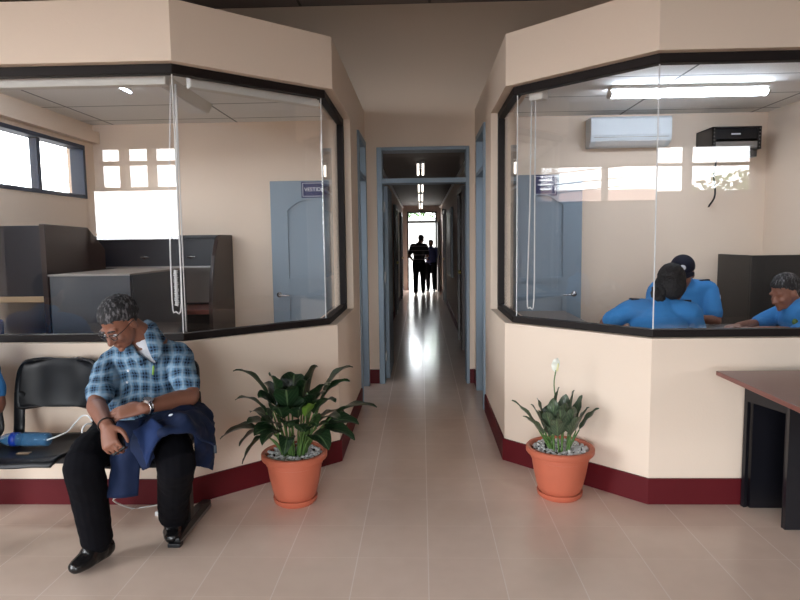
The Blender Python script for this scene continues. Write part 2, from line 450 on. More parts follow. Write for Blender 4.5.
m = MB().box(-6.2, 6.2, -4.7, 3.42, -.12, 0); m.box(-3.37, 3.44, 3.42, 6.31, -.12, 0); m.box(-.67, .71, 6.31, 18.15, -.12, 0)
struct(m.build('floor', TILE, base=(0, 0, 0)), 'glossy beige floor tiles running into the corridor', 'floor')
m = MB().box(-6.2, 6.2, -4.7, 6.31, HALL, HALL+.1)
struct(m.build('ceiling', CEIL, base=(0, 0, HALL)), 'high grey board ceiling above the hall', 'ceiling')
for s, P, x0, ctr in (('left', LP, -3.37, 'left'), ('right', RP, 3.44, 'right')):
    inner = offset(P, .02)
    poly = inner+([(-.555, BY), (-3.35, BY)] if s == 'left' else [(3.42, BY), (.5436, BY)])
    m = MB().prism(poly, 2.575, BOX-.005)
    struct(m.build('ceiling_booth_'+s, CEILB, base=(0, 0, 2.575)), 'white grid ceiling inside the glazed booth on the '+s, 'ceiling')
    m = MB(); strip(m, P, 0, TH, 0, SILL)
    struct(m.build('wall_booth_%s_lower' % s, CREAM), 'low cream wall with chamfered corner under the %s booth glass' % s, 'wall')
    m = MB(); strip(m, P, 0, TH, HEAD, BOX)
    struct(m.build('wall_booth_%s_upper' % s, CREAM), 'cream fascia above the %s booth glass' % s, 'wall')
# passage side walls with their doorways
SD = {'left': (5.38, 6.06), 'right': (5.14, 5.86)}
m = wall(MB(), 'x', LC[0]-TH, LC[0], LC[1], BY, 0, BOX, [(*SD['left'], 0, 2.35)])
struct(m.build('wall_passage_left', CREAM), 'cream side wall between left booth and corridor door', 'wall')
m = wall(MB(), 'x', RC[0], RC[0]+TH, RC[1], BY, 0, BOX, [(*SD['right'], 0, 2.35)])
struct(m.build('wall_passage_right', CREAM), 'cream side wall between right booth and corridor door', 'wall')
m = wall(MB(), 'y', BY, BY+TH, -3.37, 3.44, 0, HALL, [(-.422, .467, 0, 2.308)])
struct(m.build('wall_back', CREAM), 'cream back wall with the corridor doorway', 'wall')
m = wall(MB(), 'x', -3.37, -3.2, 3.424, BY, 0, HALL, [(3.95, 5.97, 1.85, 2.352)])
struct(m.build('wall_booth_left_side', CREAM), 'cream side wall of the left booth with a strip window', 'wall')
m = wall(MB(), 'x', 3.27, 3.44, 3.439, BY, 0, HALL, [])
struct(m.build('wall_booth_right_side', CREAM), 'cream side wall of the right booth', 'wall')
m = MB().box(-3.2, -3.13, 3.43, BY, 2.39, 2.5)
struct(m.build('trim_1', CREAM), 'cream ledge above the strip window of the left booth', 'trim')
m = MB().box(-6.2, -3.37, 3.254, 3.424, 0, HALL)
struct(m.build('wall_front_left', CREAM), 'cream hall wall beyond the left booth', 'wall')
m = MB().box(3.44, 6.2, 3.269, 3.439, 0, HALL)
struct(m.build('wall_front_right', CREAM), 'cream hall wall beyond the right booth', 'wall')
# hall behind the camera: daylight comes in from the left and from the rear
LW = [(-2.2, .45, 0, 3.2), (.7, 1.56, 2.03, 2.6), (1.62, 2.66, 2.03, 2.6), (2.98, 3.2, 2.03, 2.6)]
m = wall(MB(), 'x', -6.2, -6, -4.7, 3.254, 0, HALL, LW)
struct(m.build('wall_left', HALLW), 'darkened hall wall on the left with entrance and high windows', 'wall')
m = MB().box(6, 6.2, -4.7, 3.269, 0, HALL)
struct(m.build('wall_right', HALLW), 'darkened hall wall on the right', 'wall')
RW = [(-5.95, -3.6, 1.5, 2.38), (-5.75, -5.36, 2.43, 2.83), (-5.26, -4.86, 2.43, 2.83), (-4.76, -3.6, 2.43, 2.83), (-5.75, -5.36, 2.89, 3.12), (-5.26, -4.86, 2.89, 3.12), (-4.76, -3.6, 2.89, 3.12),
      (-2.4, .5, 0, 2.6),
      (3.5, 4.61, 2.22, 2.66), (4.71, 5.78, 2.22, 2.66), (3.5, 4.61, 2.7, 2.99), (4.71, 5.78, 2.7, 2.99)]
m = wall(MB(), 'y', -4.7, -4.5, -6.2, 6.2, 0, HALL, RW)
struct(m.build('wall_rear', HALLW), 'darkened hall wall behind the viewer with windows', 'wall')

# skirting
for s, P in (('left', LP), ('right', RP)):
    m = MB(); strip(m, P, -.013, 0, 0, .14)
    if s == 'left':
        m.box(-.535, -.522, 4.88, SD['left'][0]-.03, 0, .14); m.box(-.522, -.425, BY-.013, BY, 0, .14); m.box(-6, -3.37, 3.241, 3.254, 0, .14)
    else:
        m.box(.511, .5236, 4.76, SD['right'][0]-.03, 0, .14); m.box(.47, .511, BY-.013, BY, 0, .14); m.box(3.44, 6, 3.256, 3.269, 0, .14)
        m.box(.511, .5236, 5.9, BY, 0, .14)
    struct(m.build('baseboard_'+s, RED), 'dark red skirting along the foot of the %s booth' % s, 'skirting')

# booth glazing
for i, (s, P) in enumerate((('left', LP), ('right', RP))):
    w = thing('window_%d' % (i+1), 'frameless cornered glazing in dark frame of the %s booth' % s, 'window', (P[1][0], P[1][1], SILL), kind='structure')
    m = MB(); strip(m, P, .05, .105, SILL, SILL+.04); strip(m, P, .05, .105, HEAD-.048, HEAD)
    end = offset(P, .05), offset(P, .105)
    if s == 'left': m.box(end[1][-1][0], end[0][-1][0], LC[1]-.05, LC[1]+.0, SILL+.04, HEAD-.048)
    else: m.box(end[0][0][0], end[1][0][0], RC[1]-.05, RC[1], SILL+.04, HEAD-.048)
    m.build('frame', BROWNF, w, bevel=.004)
    a, b = offset(P, .074), offset(P, .082)
    for k in range(3):
        def shr(p, q, e0, e1):
            L = math.hypot(q[0]-p[0], q[1]-p[1])
            return (p[0]+(q[0]-p[0])*e0/L, p[1]+(q[1]-p[1])*e0/L), (q[0]-(q[0]-p[0])*e1/L, q[1]-(q[1]-p[1])*e1/L)
        a0, a1 = shr(a[k], a[k+1], .004, .004); b0, b1 = shr(b[k], b[k+1], .004, .004)
        MB().prism([a0, a1, b1, b0], SILL+.035, HEAD-.043).build('pane', GLASS, w)
    for p in offset(P, .078)[1:3]:
        MB().cyl((*p, SILL+.04), (*p, HEAD-.048), .0035, seg=8).build('silicone_joint', CORD, w)

# strip window in the booth's side wall
w = thing('window_3', 'sliding strip window in dark blue frame in the left booth', 'window', (-3.285, 5, 1.85), kind='structure')
m = MB()
m.box(-3.32, -3.19, 3.95, 5.97, 1.85, 1.885).box(-3.32, -3.19, 3.95, 5.97, 2.317, 2.352).box(-3.32, -3.19, 5.93, 5.97, 1.885, 2.317).box(-3.32, -3.19, 3.95, 3.99, 1.885, 2.317)
for y in (5.28, 4.62): m.box(-3.29, -3.22, y-.025, y+.025, 1.885, 2.317)
m.build('frame', NAVYF, w, bevel=.003)
for a, b in ((3.99, 4.595), (4.645, 5.255), (5.305, 5.93)):
    MB().box(-3.26, -3.254, a, b, 1.88, 2.32).build('pane', GLASS, w)

# corridor doorway with transom, leaf folded back into the corridor
d = thing('door_1', 'grey blue door frame with transom opening to the dark corridor', 'door', (.02, BY, 0), kind='structure')
m = MB(); x0, x1 = -.422, .467
m.box(x0, x0+.052, BY-.035, BY+TH+.01, 0, 2.308).box(x1-.03, x1, BY-.035, BY+TH+.01, 0, 2.308)
m.box(x0+.052, x1-.03, BY-.035, BY+TH+.01, 2.275, 2.308).box(x0+.052, x1-.03, BY-.03, BY+TH, 1.965, 2.012)
m.build('frame', BLUEP, d, bevel=.004)
MB().box(x0+.05, x1-.03, BY+.08, BY+.086, 2.01, 2.28).build('transom_pane', GLASS, d)
MB().box(x0+.052, x0+.092, BY+TH+.01, BY+TH+.86, .01, 1.96).build('leaf', BLUEP, d, bevel=.004)
for z in (1.75, 1.05, .25):
    MB().box(x0+.05, x0+.062, BY+.12, BY+TH+.03, z-.05, z+.05).build('hinge', GREYM, d)
# passage side doors, leaves standing open into the booths
def side_door(idx, s):
    y0, y1 = SD[s]; sg = -1 if s == 'left' else 1
    xo = LC[0] if s == 'left' else RC[0]; xi = xo+sg*TH
    d = thing('door_%d' % idx, 'grey blue panelled door standing open inside the %s booth' % s, 'door', (xo, y0, 0), kind='structure')
    def bx(mb, a, b, *r): mb.box(min(a, b), max(a, b), *r)
    m = MB(); A, B = xo-sg*.018, xi+sg*.018
    bx(m, A, B, y0, y0+.05, 0, 2.35); bx(m, A, B, y1-.05, y1, 0, 2.35); bx(m, A, B, y0+.05, y1-.05, 2.3, 2.35); bx(m, A, B, y0+.05, y1-.05, 1.98, 2.02)
    m.build('frame', BLUEP, d, bevel=.004)
    xm = (xo+xi)/2
    m = MB(); bx(m, xm-.003, xm+.003, y0+.05, y1-.05, 2.02, 2.3); m.build('transom_pane', GLASS, d)
    # leaf lies along X at the far jamb
    yl = y1-.05 if s == 'left' else 5.81
    X0 = xi+sg*.025; W = .70 if s == 'left' else .74
    fy = yl-.04
    m = MB(); bx(m, X0, X0+sg*W, fy, yl, .01, 1.99); leaf = m.build('leaf', BLUEP, d, bevel=.003)
    # two moulded panels, the upper with an arched head
    def ring(poly, wd):
        c = V((sum(p[0] for p in poly)/len(poly), sum(p[1] for p in poly)/len(poly)))
        q = [((p[0]-c.x)*(1-2*wd/.5)+c.x, (p[1]-c.y)*(1-wd/.5)+c.y) for p in poly]
        mm = MB(); n = len(poly)
        o = [mm.b.verts.new((p[0], fy, p[1])) for p in poly]; o2 = [mm.b.verts.new((p[0], fy-.016, p[1])) for p in poly]
        i2 = [mm.b.verts.new((p[0], fy-.016, p[1])) for p in q]; i = [mm.b.verts.new((p[0], fy, p[1])) for p in q]
        for k in range(n):
            l = (k+1) % n
            mm.b.faces.new((o[k], o[l], o2[l], o2[k])); mm.b.faces.new((o2[k], o2[l], i2[l], i2[k])); mm.b.faces.new((i2[k], i2[l], i[l], i[k]))
        return mm
    def X(f): return X0+sg*W*f
    up = [(X(.2), 1.03), (X(.8), 1.03), (X(.8), 1.72)]+[(X(.8-.6*k/8), 1.72+.1*math.sin(PI*k/8)) for k in range(1, 8)]+[(X(.2), 1.72)]
    ring(up, .03).build('upper_panel', BLUEP, leaf)
    ring([(X(.2), .18), (X(.8), .18), (X(.8), .9), (X(.2), .9)], .03).build('lower_panel', BLUEP, leaf)
    hx = X(.91)
    m = MB().cyl((hx, fy, .91), (hx, fy-.05, .91), .011, seg=10); m.limb([(hx, fy-.05, .91), (hx-sg*.1, fy-.05, .905)], [.009, .008], seg=8, n=2)
    m.cyl((hx, fy, .91), (hx, fy-.006, .91), .026)
    m.build('handle', CHROME, leaf, smooth=True)
    return fy
fl = side_door(2, 'left'); fr = side_door(3, 'right')

# ------------------------------------------------------------------ corridor
CX0, CX1, CE, CZ = -.52, .56, 18.0, 2.4
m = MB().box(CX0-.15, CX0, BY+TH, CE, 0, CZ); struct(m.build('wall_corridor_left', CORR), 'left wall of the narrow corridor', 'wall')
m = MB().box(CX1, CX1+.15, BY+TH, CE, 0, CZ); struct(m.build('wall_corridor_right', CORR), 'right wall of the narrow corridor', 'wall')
m = wall(MB(), 'y', CE, CE+.15, CX0-.15, CX1+.15, 0, CZ, [(-.395, .442, 0, 2.233)])
struct(m.build('wall_corridor_end', CORR), 'end wall of the corridor around the bright doorway', 'wall')
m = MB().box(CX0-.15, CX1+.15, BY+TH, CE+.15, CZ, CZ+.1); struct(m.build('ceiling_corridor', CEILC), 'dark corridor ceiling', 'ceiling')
for i, (x, d) in enumerate(((CX0, 1), (CX1, -1))):
    m = MB().box(min(x, x+d*.03), max(x, x+d*.03), BY+TH, CE, 2.335, 2.362)
    struct(m.build('trim_%d' % (i+2), WHITEP), 'pale cable rail high on the %s corridor wall' % ('left', 'right')[i], 'trim')
    m = MB().box(min(x, x+d*.012), max(x, x+d*.012), BY+TH+(.9 if i == 0 else 0), CE, 0, .12)
    struct(m.build('baseboard_corridor_%s' % ('left', 'right')[i], RED), 'dark red skirting of the corridor', 'skirting')
n = 4
for side, y0, y1 in ((0, 9.0, 9.95), (0, 11.9, 12.85), (0, 15.2, 16.1), (1, 8.0, 8.9), (1, 14.0, 14.9)):
    x, sg = (CX0, 1) if side == 0 else (CX1, -1)
    d = thing('door_%d' % n, 'dark brown door %s in the %s corridor wall' % (('nearest', 'midway', 'farthest')[(n-4) % 3], ('left', 'right')[side]), 'door', (x, y0, 0), kind='structure'); n += 1
    def bx(mb, a, b, *r): return mb.box(min(a, b), max(a, b), *r)
    m = MB(); bx(m, x+sg*.001, x+sg*.05, y0, y0+.07, 0, 2.1); bx(m, x+sg*.001, x+sg*.05, y1-.07, y1, 0, 2.1); bx(m, x+sg*.001, x+sg*.05, y0+.07, y1-.07, 2.03, 2.1)
    m.build('frame', DOORB, d, bevel=.004)
    leaf = bx(MB(), x+sg*.001, x+sg*.02, y0+.07, y1-.07, .01, 2.03).build('leaf', DOORB, d)
    MB().ball((x+sg*.06, y0+.15, 1.0), .028, seg=10, ring=6).build('knob', BRASS, leaf, smooth=True)
m = MB().box(CX1-.045, CX1, 11.0, 12.6, .76, 1.99)
nb = thing('notice_board', 'dark framed notice board on the right corridor wall', 'notice board', (CX1, 11.8, .76))
m.build('board', LAM, nb, bevel=.006); m = MB().box(CX1-.05, CX1-.046, 11.06, 12.54, .82, 1.93); m.build('face', LAMB, nb)
MB().box(CX1-.06, CX1-.0, 14.95, 15.05, 2.02, 2.16).build('body', BLKM, thing('wall_speaker', 'small black box high on the right corridor wall', 'speaker', (CX1, 15, 2.02)), bevel=.01)
d = thing('door_9', 'bright doorway with transom at the far end of the corridor', 'door', (.02, CE, 0), kind='structure')
m = MB().box(-.395, -.36, CE-.02, CE+.17, 0, 2.233).box(.407, .442, CE-.02, CE+.17, 0, 2.233).box(-.36, .407, CE-.02, CE+.17, 2.2, 2.233).box(-.36, .407, CE, CE+.15, 1.92, 1.975)
m.build('frame', BROWNF, d, bevel=.003)
MB().box(-.36, .407, CE+.07, CE+.076, 1.96, 2.2).build('transom_pane', GLASS, d)
MB().box(.45, .49, CE-.78, CE-.02, .01, 1.93).build('leaf', DOORB, d, bevel=.004)

def batten(name, label, c, yaw_x, L, lit, group=None, w=1.0):
    """ceiling batten lamp: housing, diffuser/tube, end caps"""
    z = c[2]
    t = thing(name, label, 'lamp', c, group)
    a, b = (L/2, .05*w) if yaw_x else (.05*w, L/2)
    MB().box(c[0]-a, c[0]+a, c[1]-b, c[1]+b, z-.03, z).build('housing', LAMPO, t, bevel=.004)
    p0 = V((c[0]-a*.985, c[1], z-.03-.03*w)) if yaw_x else V((c[0], c[1]-b*.985, z-.03-.03*w)); p1 = V((2*c[0]-p0.x, 2*c[1]-p0.y, z-.03-.03*w))
    side = (0, 1, 0) if yaw_x else (1, 0, 0)
    MB().limb([p0, p1], [(.046*w, .026*w)]*2, side=side, seg=16, n=1, round_=False).build('diffuser', LAMPW if lit else LAMPO, t, smooth=False)
    for p, s in ((p0, -1), (p1, 1)):
        q = V((.018*s, 0, 0)) if yaw_x else V((0, .018*s, 0))
        MB().limb([p, p+q], [(.05*w, .03*w)]*2, side=side, n=1, round_=False).build('end_cap', LAMPO, t)
    return t
batten('ceiling_lamp', 'lit white fluorescent lamp on the right booth ceiling', (2.06, 5.02, 2.574), True, 1.19, True)
t = thing('ceiling_lamp', 'unlit pale box lamp on the left booth ceiling', 'lamp', (-1.86, 4.72, 2.574))
MB().prism([(-1.98, 2.574), (-1.94, 2.5), (-1.78, 2.5), (-1.74, 2.574)], 4.1, 5.35, axis=1).build('housing', LAMPO, t, bevel=.004)
MB().box(-1.93, -1.79, 4.14, 5.31, 2.494, 2.4995).build('diffuser', WHITEP, t)
def atz(u, v, z):
    d = FW + RI*((u-400)/FPX) + UP*((300-v)/FPX)
    return V((0, 0, H)) + d*((z-H)/d.z)
a_, b_ = atz(104, 79, 2.52), atz(126, 95, 2.52)
batten('ceiling_lamp', 'slim lit tube lamp on the left booth ceiling beside the box lamp', ((a_.x+b_.x)/2, (a_.y+b_.y)/2, 2.574), False, (b_-a_).length, True, w=.22)
batten('ceiling_lamp', 'added lit lamp hidden behind the left booth fascia to brighten the booth', (-2.55, 3.8, 2.574), True, 1.19, True)  # added lamp, hidden from view, lifts the dim left booth
for i, y in enumerate((7.9, 10.6, 13.0, 16.0)):
    t = thing('corridor_lamp', 'small white twin tube lamp under the corridor ceiling, %s' % ('nearest the blue frame', 'second from the blue frame', 'third from the blue frame', 'nearest the far doorway')[i], 'lamp', (.0, y, CZ-.005), 'lamps along the corridor ceiling')
    MB().cyl((0, y, CZ-.005), (0, y, CZ-.04), .055).build('rose', WHITEP, t, smooth=False)
    for sx in (-.03, .03):
        MB().limb([(sx, y, CZ-.04), (sx, y, CZ-.17)], [.014, .014], seg=8, n=1).build('tube', LAMPC, t, smooth=True)
    MB().cyl((0, y, CZ-.04), (0, y, CZ-.1), .022, seg=10).build('holder', WHITEP, t)

# ------------------------------------------------------------------ signs
def text_mesh(txt, size, c, m, parent, name='lettering'):
    cu = bpy.data.curves.new('t', 'FONT'); cu.body = txt; cu.size = size; cu.align_x = 'CENTER'; cu.align_y = 'CENTER'; cu.extrude = .001
    o = bpy.data.objects.new('t', cu); COL.objects.link(o)
    me = bpy.data.meshes.new_from_object(o.evaluated_get(bpy.context.evaluated_depsgraph_get()))
    bpy.data.objects.remove(o)
    me.transform(Matrix.Translation(V(c)-WPOS[parent]) @ Matrix.Rotation(PI/2, 4, 'X'))
    return link(name, me, m, parent, WPOS[parent], False, 0, 0)
def sign(c, w, h, label):
    t = thing('door_sign', label, 'sign', (c[0], c[1], c[2]-h/2))
    MB().box(c[0]-w/2, c[0]+w/2, c[1]-.006, c[1], c[2]-h/2, c[2]+h/2).build('plate', SIGNB, t, bevel=.002)
    m = MB(); q = .012; e = .0035
    for r in ((-w/2+q, w/2-q, -h/2+q, -h/2+q+e), (-w/2+q, w/2-q, h/2-q-e, h/2-q), (-w/2+q, -w/2+q+e, -h/2+q, h/2-q), (w/2-q-e, w/2-q, -h/2+q, h/2-q)):
        m.box(c[0]+r[0], c[0]+r[1], c[1]-.0075, c[1]-.005, c[2]+r[2], c[2]+r[3])
    m.build('border', WHITEC, t)
    return t
c = (-.985, fl-.001, 1.905); t = sign(c, .285, .15, 'blue sign lettered in white on the left booth door')
text_mesh('VESTIDOR', .05, (c[0], c[1]-.0075, c[2]), WHITEC, t)
c = (1.125, fr-.001, 1.895); t = sign(c, .205, .185, 'blue square sign with short pale lines on the right booth door')
m = MB()
for z, w_ in ((.045, .12), (.005, .14), (-.035, .1)): m.box(c[0]-w_/2, c[0]+w_/2, c[1]-.0075, c[1]-.005, c[2]+z-.007, c[2]+z+.007)
m.build('markings', WHITEC, t)

# ------------------------------------------------------------------ booth fittings
# air conditioner
c = (2.0, BY, 2.41)
t = thing('air_conditioner', 'white split air conditioner on the back wall of the right booth', 'air conditioner', (2.0, BY, 2.275))
prof = [(BY-.001, 2.262), (BY-.12, 2.262), (BY-.185, 2.30), (BY-.2, 2.36), (BY-.195, 2.505), (BY-.18, 2.525), (BY-.001, 2.525)]
MB().prism(prof, 1.57, 2.31, axis=0).build('body', ACW, t, bevel=.008)
MB().box(1.6, 2.28, BY-.204, BY-.19, 2.335, 2.34).build('trim_line', GREYM, t)
MB().hexa([(1.62, BY-.14, 2.268), (1.62, BY-.135, 2.274), (1.62, BY-.195, 2.302), (1.62, BY-.19, 2.308), (2.26, BY-.14, 2.268), (2.26, BY-.135, 2.274), (2.26, BY-.195, 2.302), (2.26, BY-.19, 2.308)]).build('louvre', WHITEP, t)
# wall cabinet for equipment
t = thing('equipment_rack', 'black steel equipment rack bracketed high on the right booth wall', 'equipment rack', (2.83, BY, 2.13))
x0, x1, y0, y1, z0, z1 = 2.61, 3.04, 5.8, BY-.002, 2.19, 2.39
m = MB().box(x0, x0+.012, y0, y1, z0, z1).box(x1-.012, x1, y0, y1, z0, z1).box(x0, x1, y0, y1, z1-.012, z1).box(x0, x1, y0, y1, z0, z0+.012).box(x0, x1, y1-.012, y1, z0, z1)
m.box(x0, x0+.03, y0, y0+.01, z0, z1).box(x1-.03, x1, y0, y0+.01, z0, z1)
m.build('case', BLKM, t)
MB().box(x0+.031, x1-.031, y0+.012, y0+.25, z0+.09, z1-.015).build('device', BLK, t, bevel=.003)
MB().box(x0+.17, x0+.25, y0+.009, y0+.0118, z0+.13, z0+.142).build('badge', WHITEC, t)
MB().box(x0+.031, x1-.031, y0+.006, y0+.016, z0+.015, z0+.07).build('blank_panel', GREYM, t)
for k in range(6):
    for x in (x0+.014, x1-.016): MB().cyl((x, y0-.003, z0+.02+k*.032), (x, y0, z0+.02+k*.032), .005, seg=8).build('screw', GREYM, t)
MB().box(x1-.06, x1-.005, y0+.06, y1, 2.13, z0).build('bracket', BLKM, t)
MB().tube([(2.72, 5.9, 2.19), (2.7, 5.95, 2.0), (2.74, 6.0, 1.8), (2.73, 6.1, 1.7)], .008).build('cable', BLK, t, smooth=True)

# blinds: cassettes and pull cords
def cassette(P, k, s0, s1, label, cord, drop, wig, cutz):
    a = offset(P, .125)[k:k+2]; b = offset(P, .185)[k:k+2]
    p, q = V(a[0]), V(a[1]); u = (q-p).normalized(); nn = V((-u.y, u.x))
    p0, p1 = p+u*s0, p+u*s1
    t = thing('roller_blind', label, 'blind', (p0.x, p0.y, 2.25))
    MB().prism([p0[:], p1[:], (p1+nn*.06)[:], (p0+nn*.06)[:]], 2.255, 2.32).build('cassette', LAMPO, t, bevel=.006)
    if cord:
        c = p+u*cord
        m = MB(); z0, z1 = 2.255, drop
        pts = [(c.x-.012, c.y, z0), (c.x-.018-wig, c.y, (z0+z1)/2), (c.x-.03-wig, c.y+.004, z1+.06), (c.x-.012-wig, c.y+.004, z1), (c.x+.012-wig*.7, c.y+.004, z1+.05), (c.x+.012-wig*.4, c.y, (z0+z1)/2), (c.x+.012, c.y, z0)]
        m.tube(pts, .004, seg=6)
        if cutz: m.tube([(c.x+.016, c.y, z0), (c.x+.012, c.y, (z0+cutz)/2), (c.x+.012, c.y, cutz)], .0035, seg=6)
        m.build('pull_cord', CORD, t, smooth=True)
        if cutz:
            m = MB(); zz = z1+.03; pts = []
            for k_ in range(60): pts.append((c.x-.008-wig*.9+.011*math.sin(k_*2.3), c.y+.006+.009*math.cos(k_*2.3), zz+.2*k_/60))
            m.tube(pts, .0035, seg=5, n=2).build('coiled_cord', CORD, t, smooth=True)
    return t
cassette(LP, 1, .1, .93, 'pale roller blind box over the angled left pane', None, 0, 0, 0)
cassette(LP, 0, .4, 2.02, 'pale roller blind box with white pull cord over the left front pane', 2.06, 1.04, .03, .93)
cassette(RP, 1, .03, .13, 'looped white pull cord with small bracket at the angled right pane', .065, .985, .0, 0)

# carrels of the left booth
t = thing('study_carrel', 'tall charcoal carrel with beige shelf edge beside the strip window', 'desk', (-3.0, 5.0, 0))
MB().box(-3.18, -2.83, 4.6, 4.63, 1.03, 1.56).build('back_panel', LAM, t, bevel=.003)
MB().box(-3.18, -2.83, 4.6, 5.4, .985, 1.03).build('shelf', BEIGE, t, bevel=.003)
MB().prism([(4.58, 0), (5.46, 0), (5.46, 1.37), (5.19, 1.555), (4.58, 1.57)], -2.83, -2.79, axis=0).build('side_panel', LAMB, t, bevel=.003)
MB().box(-3.18, -2.83, 5.3, 5.33, 0, .985).build('modesty_panel', LAM, t)
t = thing('office_chair', 'blue office chair under the beige carrel shelf', 'chair', (-3.0, 4.3, 0))
MB().box(-3.15, -2.82, 4.12, 4.48, .45, .53).build('seat', JACKI, t, bevel=.03)
MB().box(-3.14, -2.83, 4.08, 4.13, .56, .92).build('backrest', JACKI, t, bevel=.02)
m = MB().cyl((-2.985, 4.3, .08), (-2.985, 4.3, .45), .025); 
for k in range(5): m.limb([(-2.985, 4.3, .1), (-2.985+.18*math.cos(k*2*PI/5), 4.3+.18*math.sin(k*2*PI/5), .03)], [.02, .016], seg=8, n=1)
m.cyl((-2.985, 4.12, .48), (-2.985, 4.1, .7), .018)
m.build('pedestal', BLK, t)
t = thing('study_carrel', 'wide dark carrel with two chrome latches against the back wall', 'desk', (-2.5, 5.8, 0))
MB().box(-3.1, -1.89, 6.09, 6.13, 0, 1.48).build('back_panel', LAM, t)
MB().box(-3.1, -1.89, 5.85, 6.09, 1.46, 1.49).build('top', LAM, t, bevel=.003)
MB().box(-3.1, -1.89, 5.9, 5.93, 1.2, 1.46).build('upper_front', LAM, t, bevel=.003)
MB().box(-3.1, -1.89, 5.88, 5.95, 1.185, 1.2).build('ledge', GREYM, t)
MB().box(-2.5, -1.91, 6.0, 6.03, .84, 1.185).build('inner_panel', LAMG, t)  # lighter colour stands in for window light reflected inside the dark carrel
MB().box(-3.1, -1.89, 5.5, 6.0, .78, .82).build('desktop', DESKT, t, bevel=.003)
side = [(6.13, 0), (6.13, 1.49), (5.8, 1.49), (5.7, 1.44), (5.6, 1.3), (5.52, 1.1), (5.47, .82), (5.47, 0)]
MB().prism(side, -1.89, -1.855, axis=0).build('side_panel', LAMB, t, bevel=.003)  # brown colour paints in a reflection on the dark outer face
side2 = [(6.13, 0), (6.13, 1.49), (5.92, 1.49), (5.55, 1.3), (5.5, .82), (5.5, 0)]
MB().prism(side2, -3.14, -3.1, axis=0).build('side_panel', LAM, t, bevel=.003)
for x in (at(146, 266, 5.9).x, at(192, 266, 5.9).x):
    m = MB().cyl((x, 5.9, 1.285), (x, 5.87, 1.285), .016, seg=12); m.limb([(x-.03, 5.868, 1.287), (x+.04, 5.868, 1.287)], [.007, .006], seg=8, n=1)
    m.build('latch', CHROME, t, smooth=True)
t = thing('study_carrel', 'low boxed charcoal carrel in front, behind the plaid shirt man', 'desk', (-2.26, 4.7, 0))
MB().box(-2.545, -1.985, 4.2, 4.23, 0, 1.2).build('back_panel', LAM, t, bevel=.003)
for x in (-2.545, -2.012): MB().box(x, x+.03, 4.231, 5.2, 0, 1.2).build('side_panel', LAM, t, bevel=.003)
MB().box(-2.55, -1.98, 4.19, 5.22, 1.2, 1.212).build('top', LAMG, t)
# right booth: tall carrel, corner desk, meeting table
t = thing('study_carrel', 'tall black carrel in the corner behind the seated officers', 'desk', (3.0, 5.6, 0))
MB().box(2.74, 3.26, 5.3, 5.33, 0, 1.255).build('front_panel', BLKM, t, bevel=.003)
MB().box(2.74, 2.77, 5.33, 5.9, 0, 1.255).build('side_panel', BLKM, t, bevel=.003)
MB().box(2.77, 3.26, 5.33, 5.9, 1.2, 1.23).build('top', BLKM, t)
t = thing('corner_desk', 'purple grey desk in front of the right booth door', 'desk', (.97, 5.3, 0))
MB().box(.74, 1.3, 4.93, 5.72, .73, .76).build('desktop', LAMG, t, bevel=.004)
for y in (4.97, 5.66): MB().box(.78, 1.26, y, y+.03, 0, .73).build('end_panel', LAM, t)
t = thing('meeting_table', 'table with brown top between the three officers', 'table', (2.1, 4.45, 0))
MB().box(1.83, 2.62, 4.16, 4.72, .735, .765).build('tabletop', LAMB, t, bevel=.004)
for x in (1.88, 2.5):
    for y in (4.2, 4.63): MB().box(x, x+.05, y, y+.05, 0, .735).build('leg', BLKM, t)

# reception desk at the right edge of the photograph
t = thing('reception_desk', 'dark navy desk with overhanging red brown top at the right', 'desk', (2.1, 2.85, 0))
MB().box(1.44, 3.0, 1.95, 3.08, .735, .757).build('desktop', DESKT, t, bevel=.003)
e0, e1 = V((1.667, 3.243)), V((1.738, 2.985)); eu = (e1-e0).normalized(); en = V((-eu.y, eu.x)); EL = (e1-e0).length
def endpart(m, a, b, z0, z1, t0=0, t1=.02):
    p = [e0+eu*a+en*t0, e0+eu*b+en*t0, e0+eu*b+en*t1, e0+eu*a+en*t1]
    return m.prism([q[:] for q in p], z0, z1)
m = MB(); endpart(m, 0, .022, 0, .69); endpart(m, .022, .17, .565, .69); endpart(m, .17, EL-.008, .565, .735); endpart(m, EL-.008, EL, 0, .735)
m.build('end_frame', DESKN, t)
MB().box(e1.x, 2.95, 2.965, 2.985, 0, .735).build('front_panel', DESKN, t)
MB().box(1.70, 2.95, 3.215, 3.245, 0, .69).build('back_panel', DESKN, t)
MB().box(2.02, 2.04, 2.985, 3.215, 0, .69).build('inner_panel', DESKN, t)
MB().box(2.93, 2.95, 2.0, 2.96, 0, .735).build('end_panel', DESKN, t)

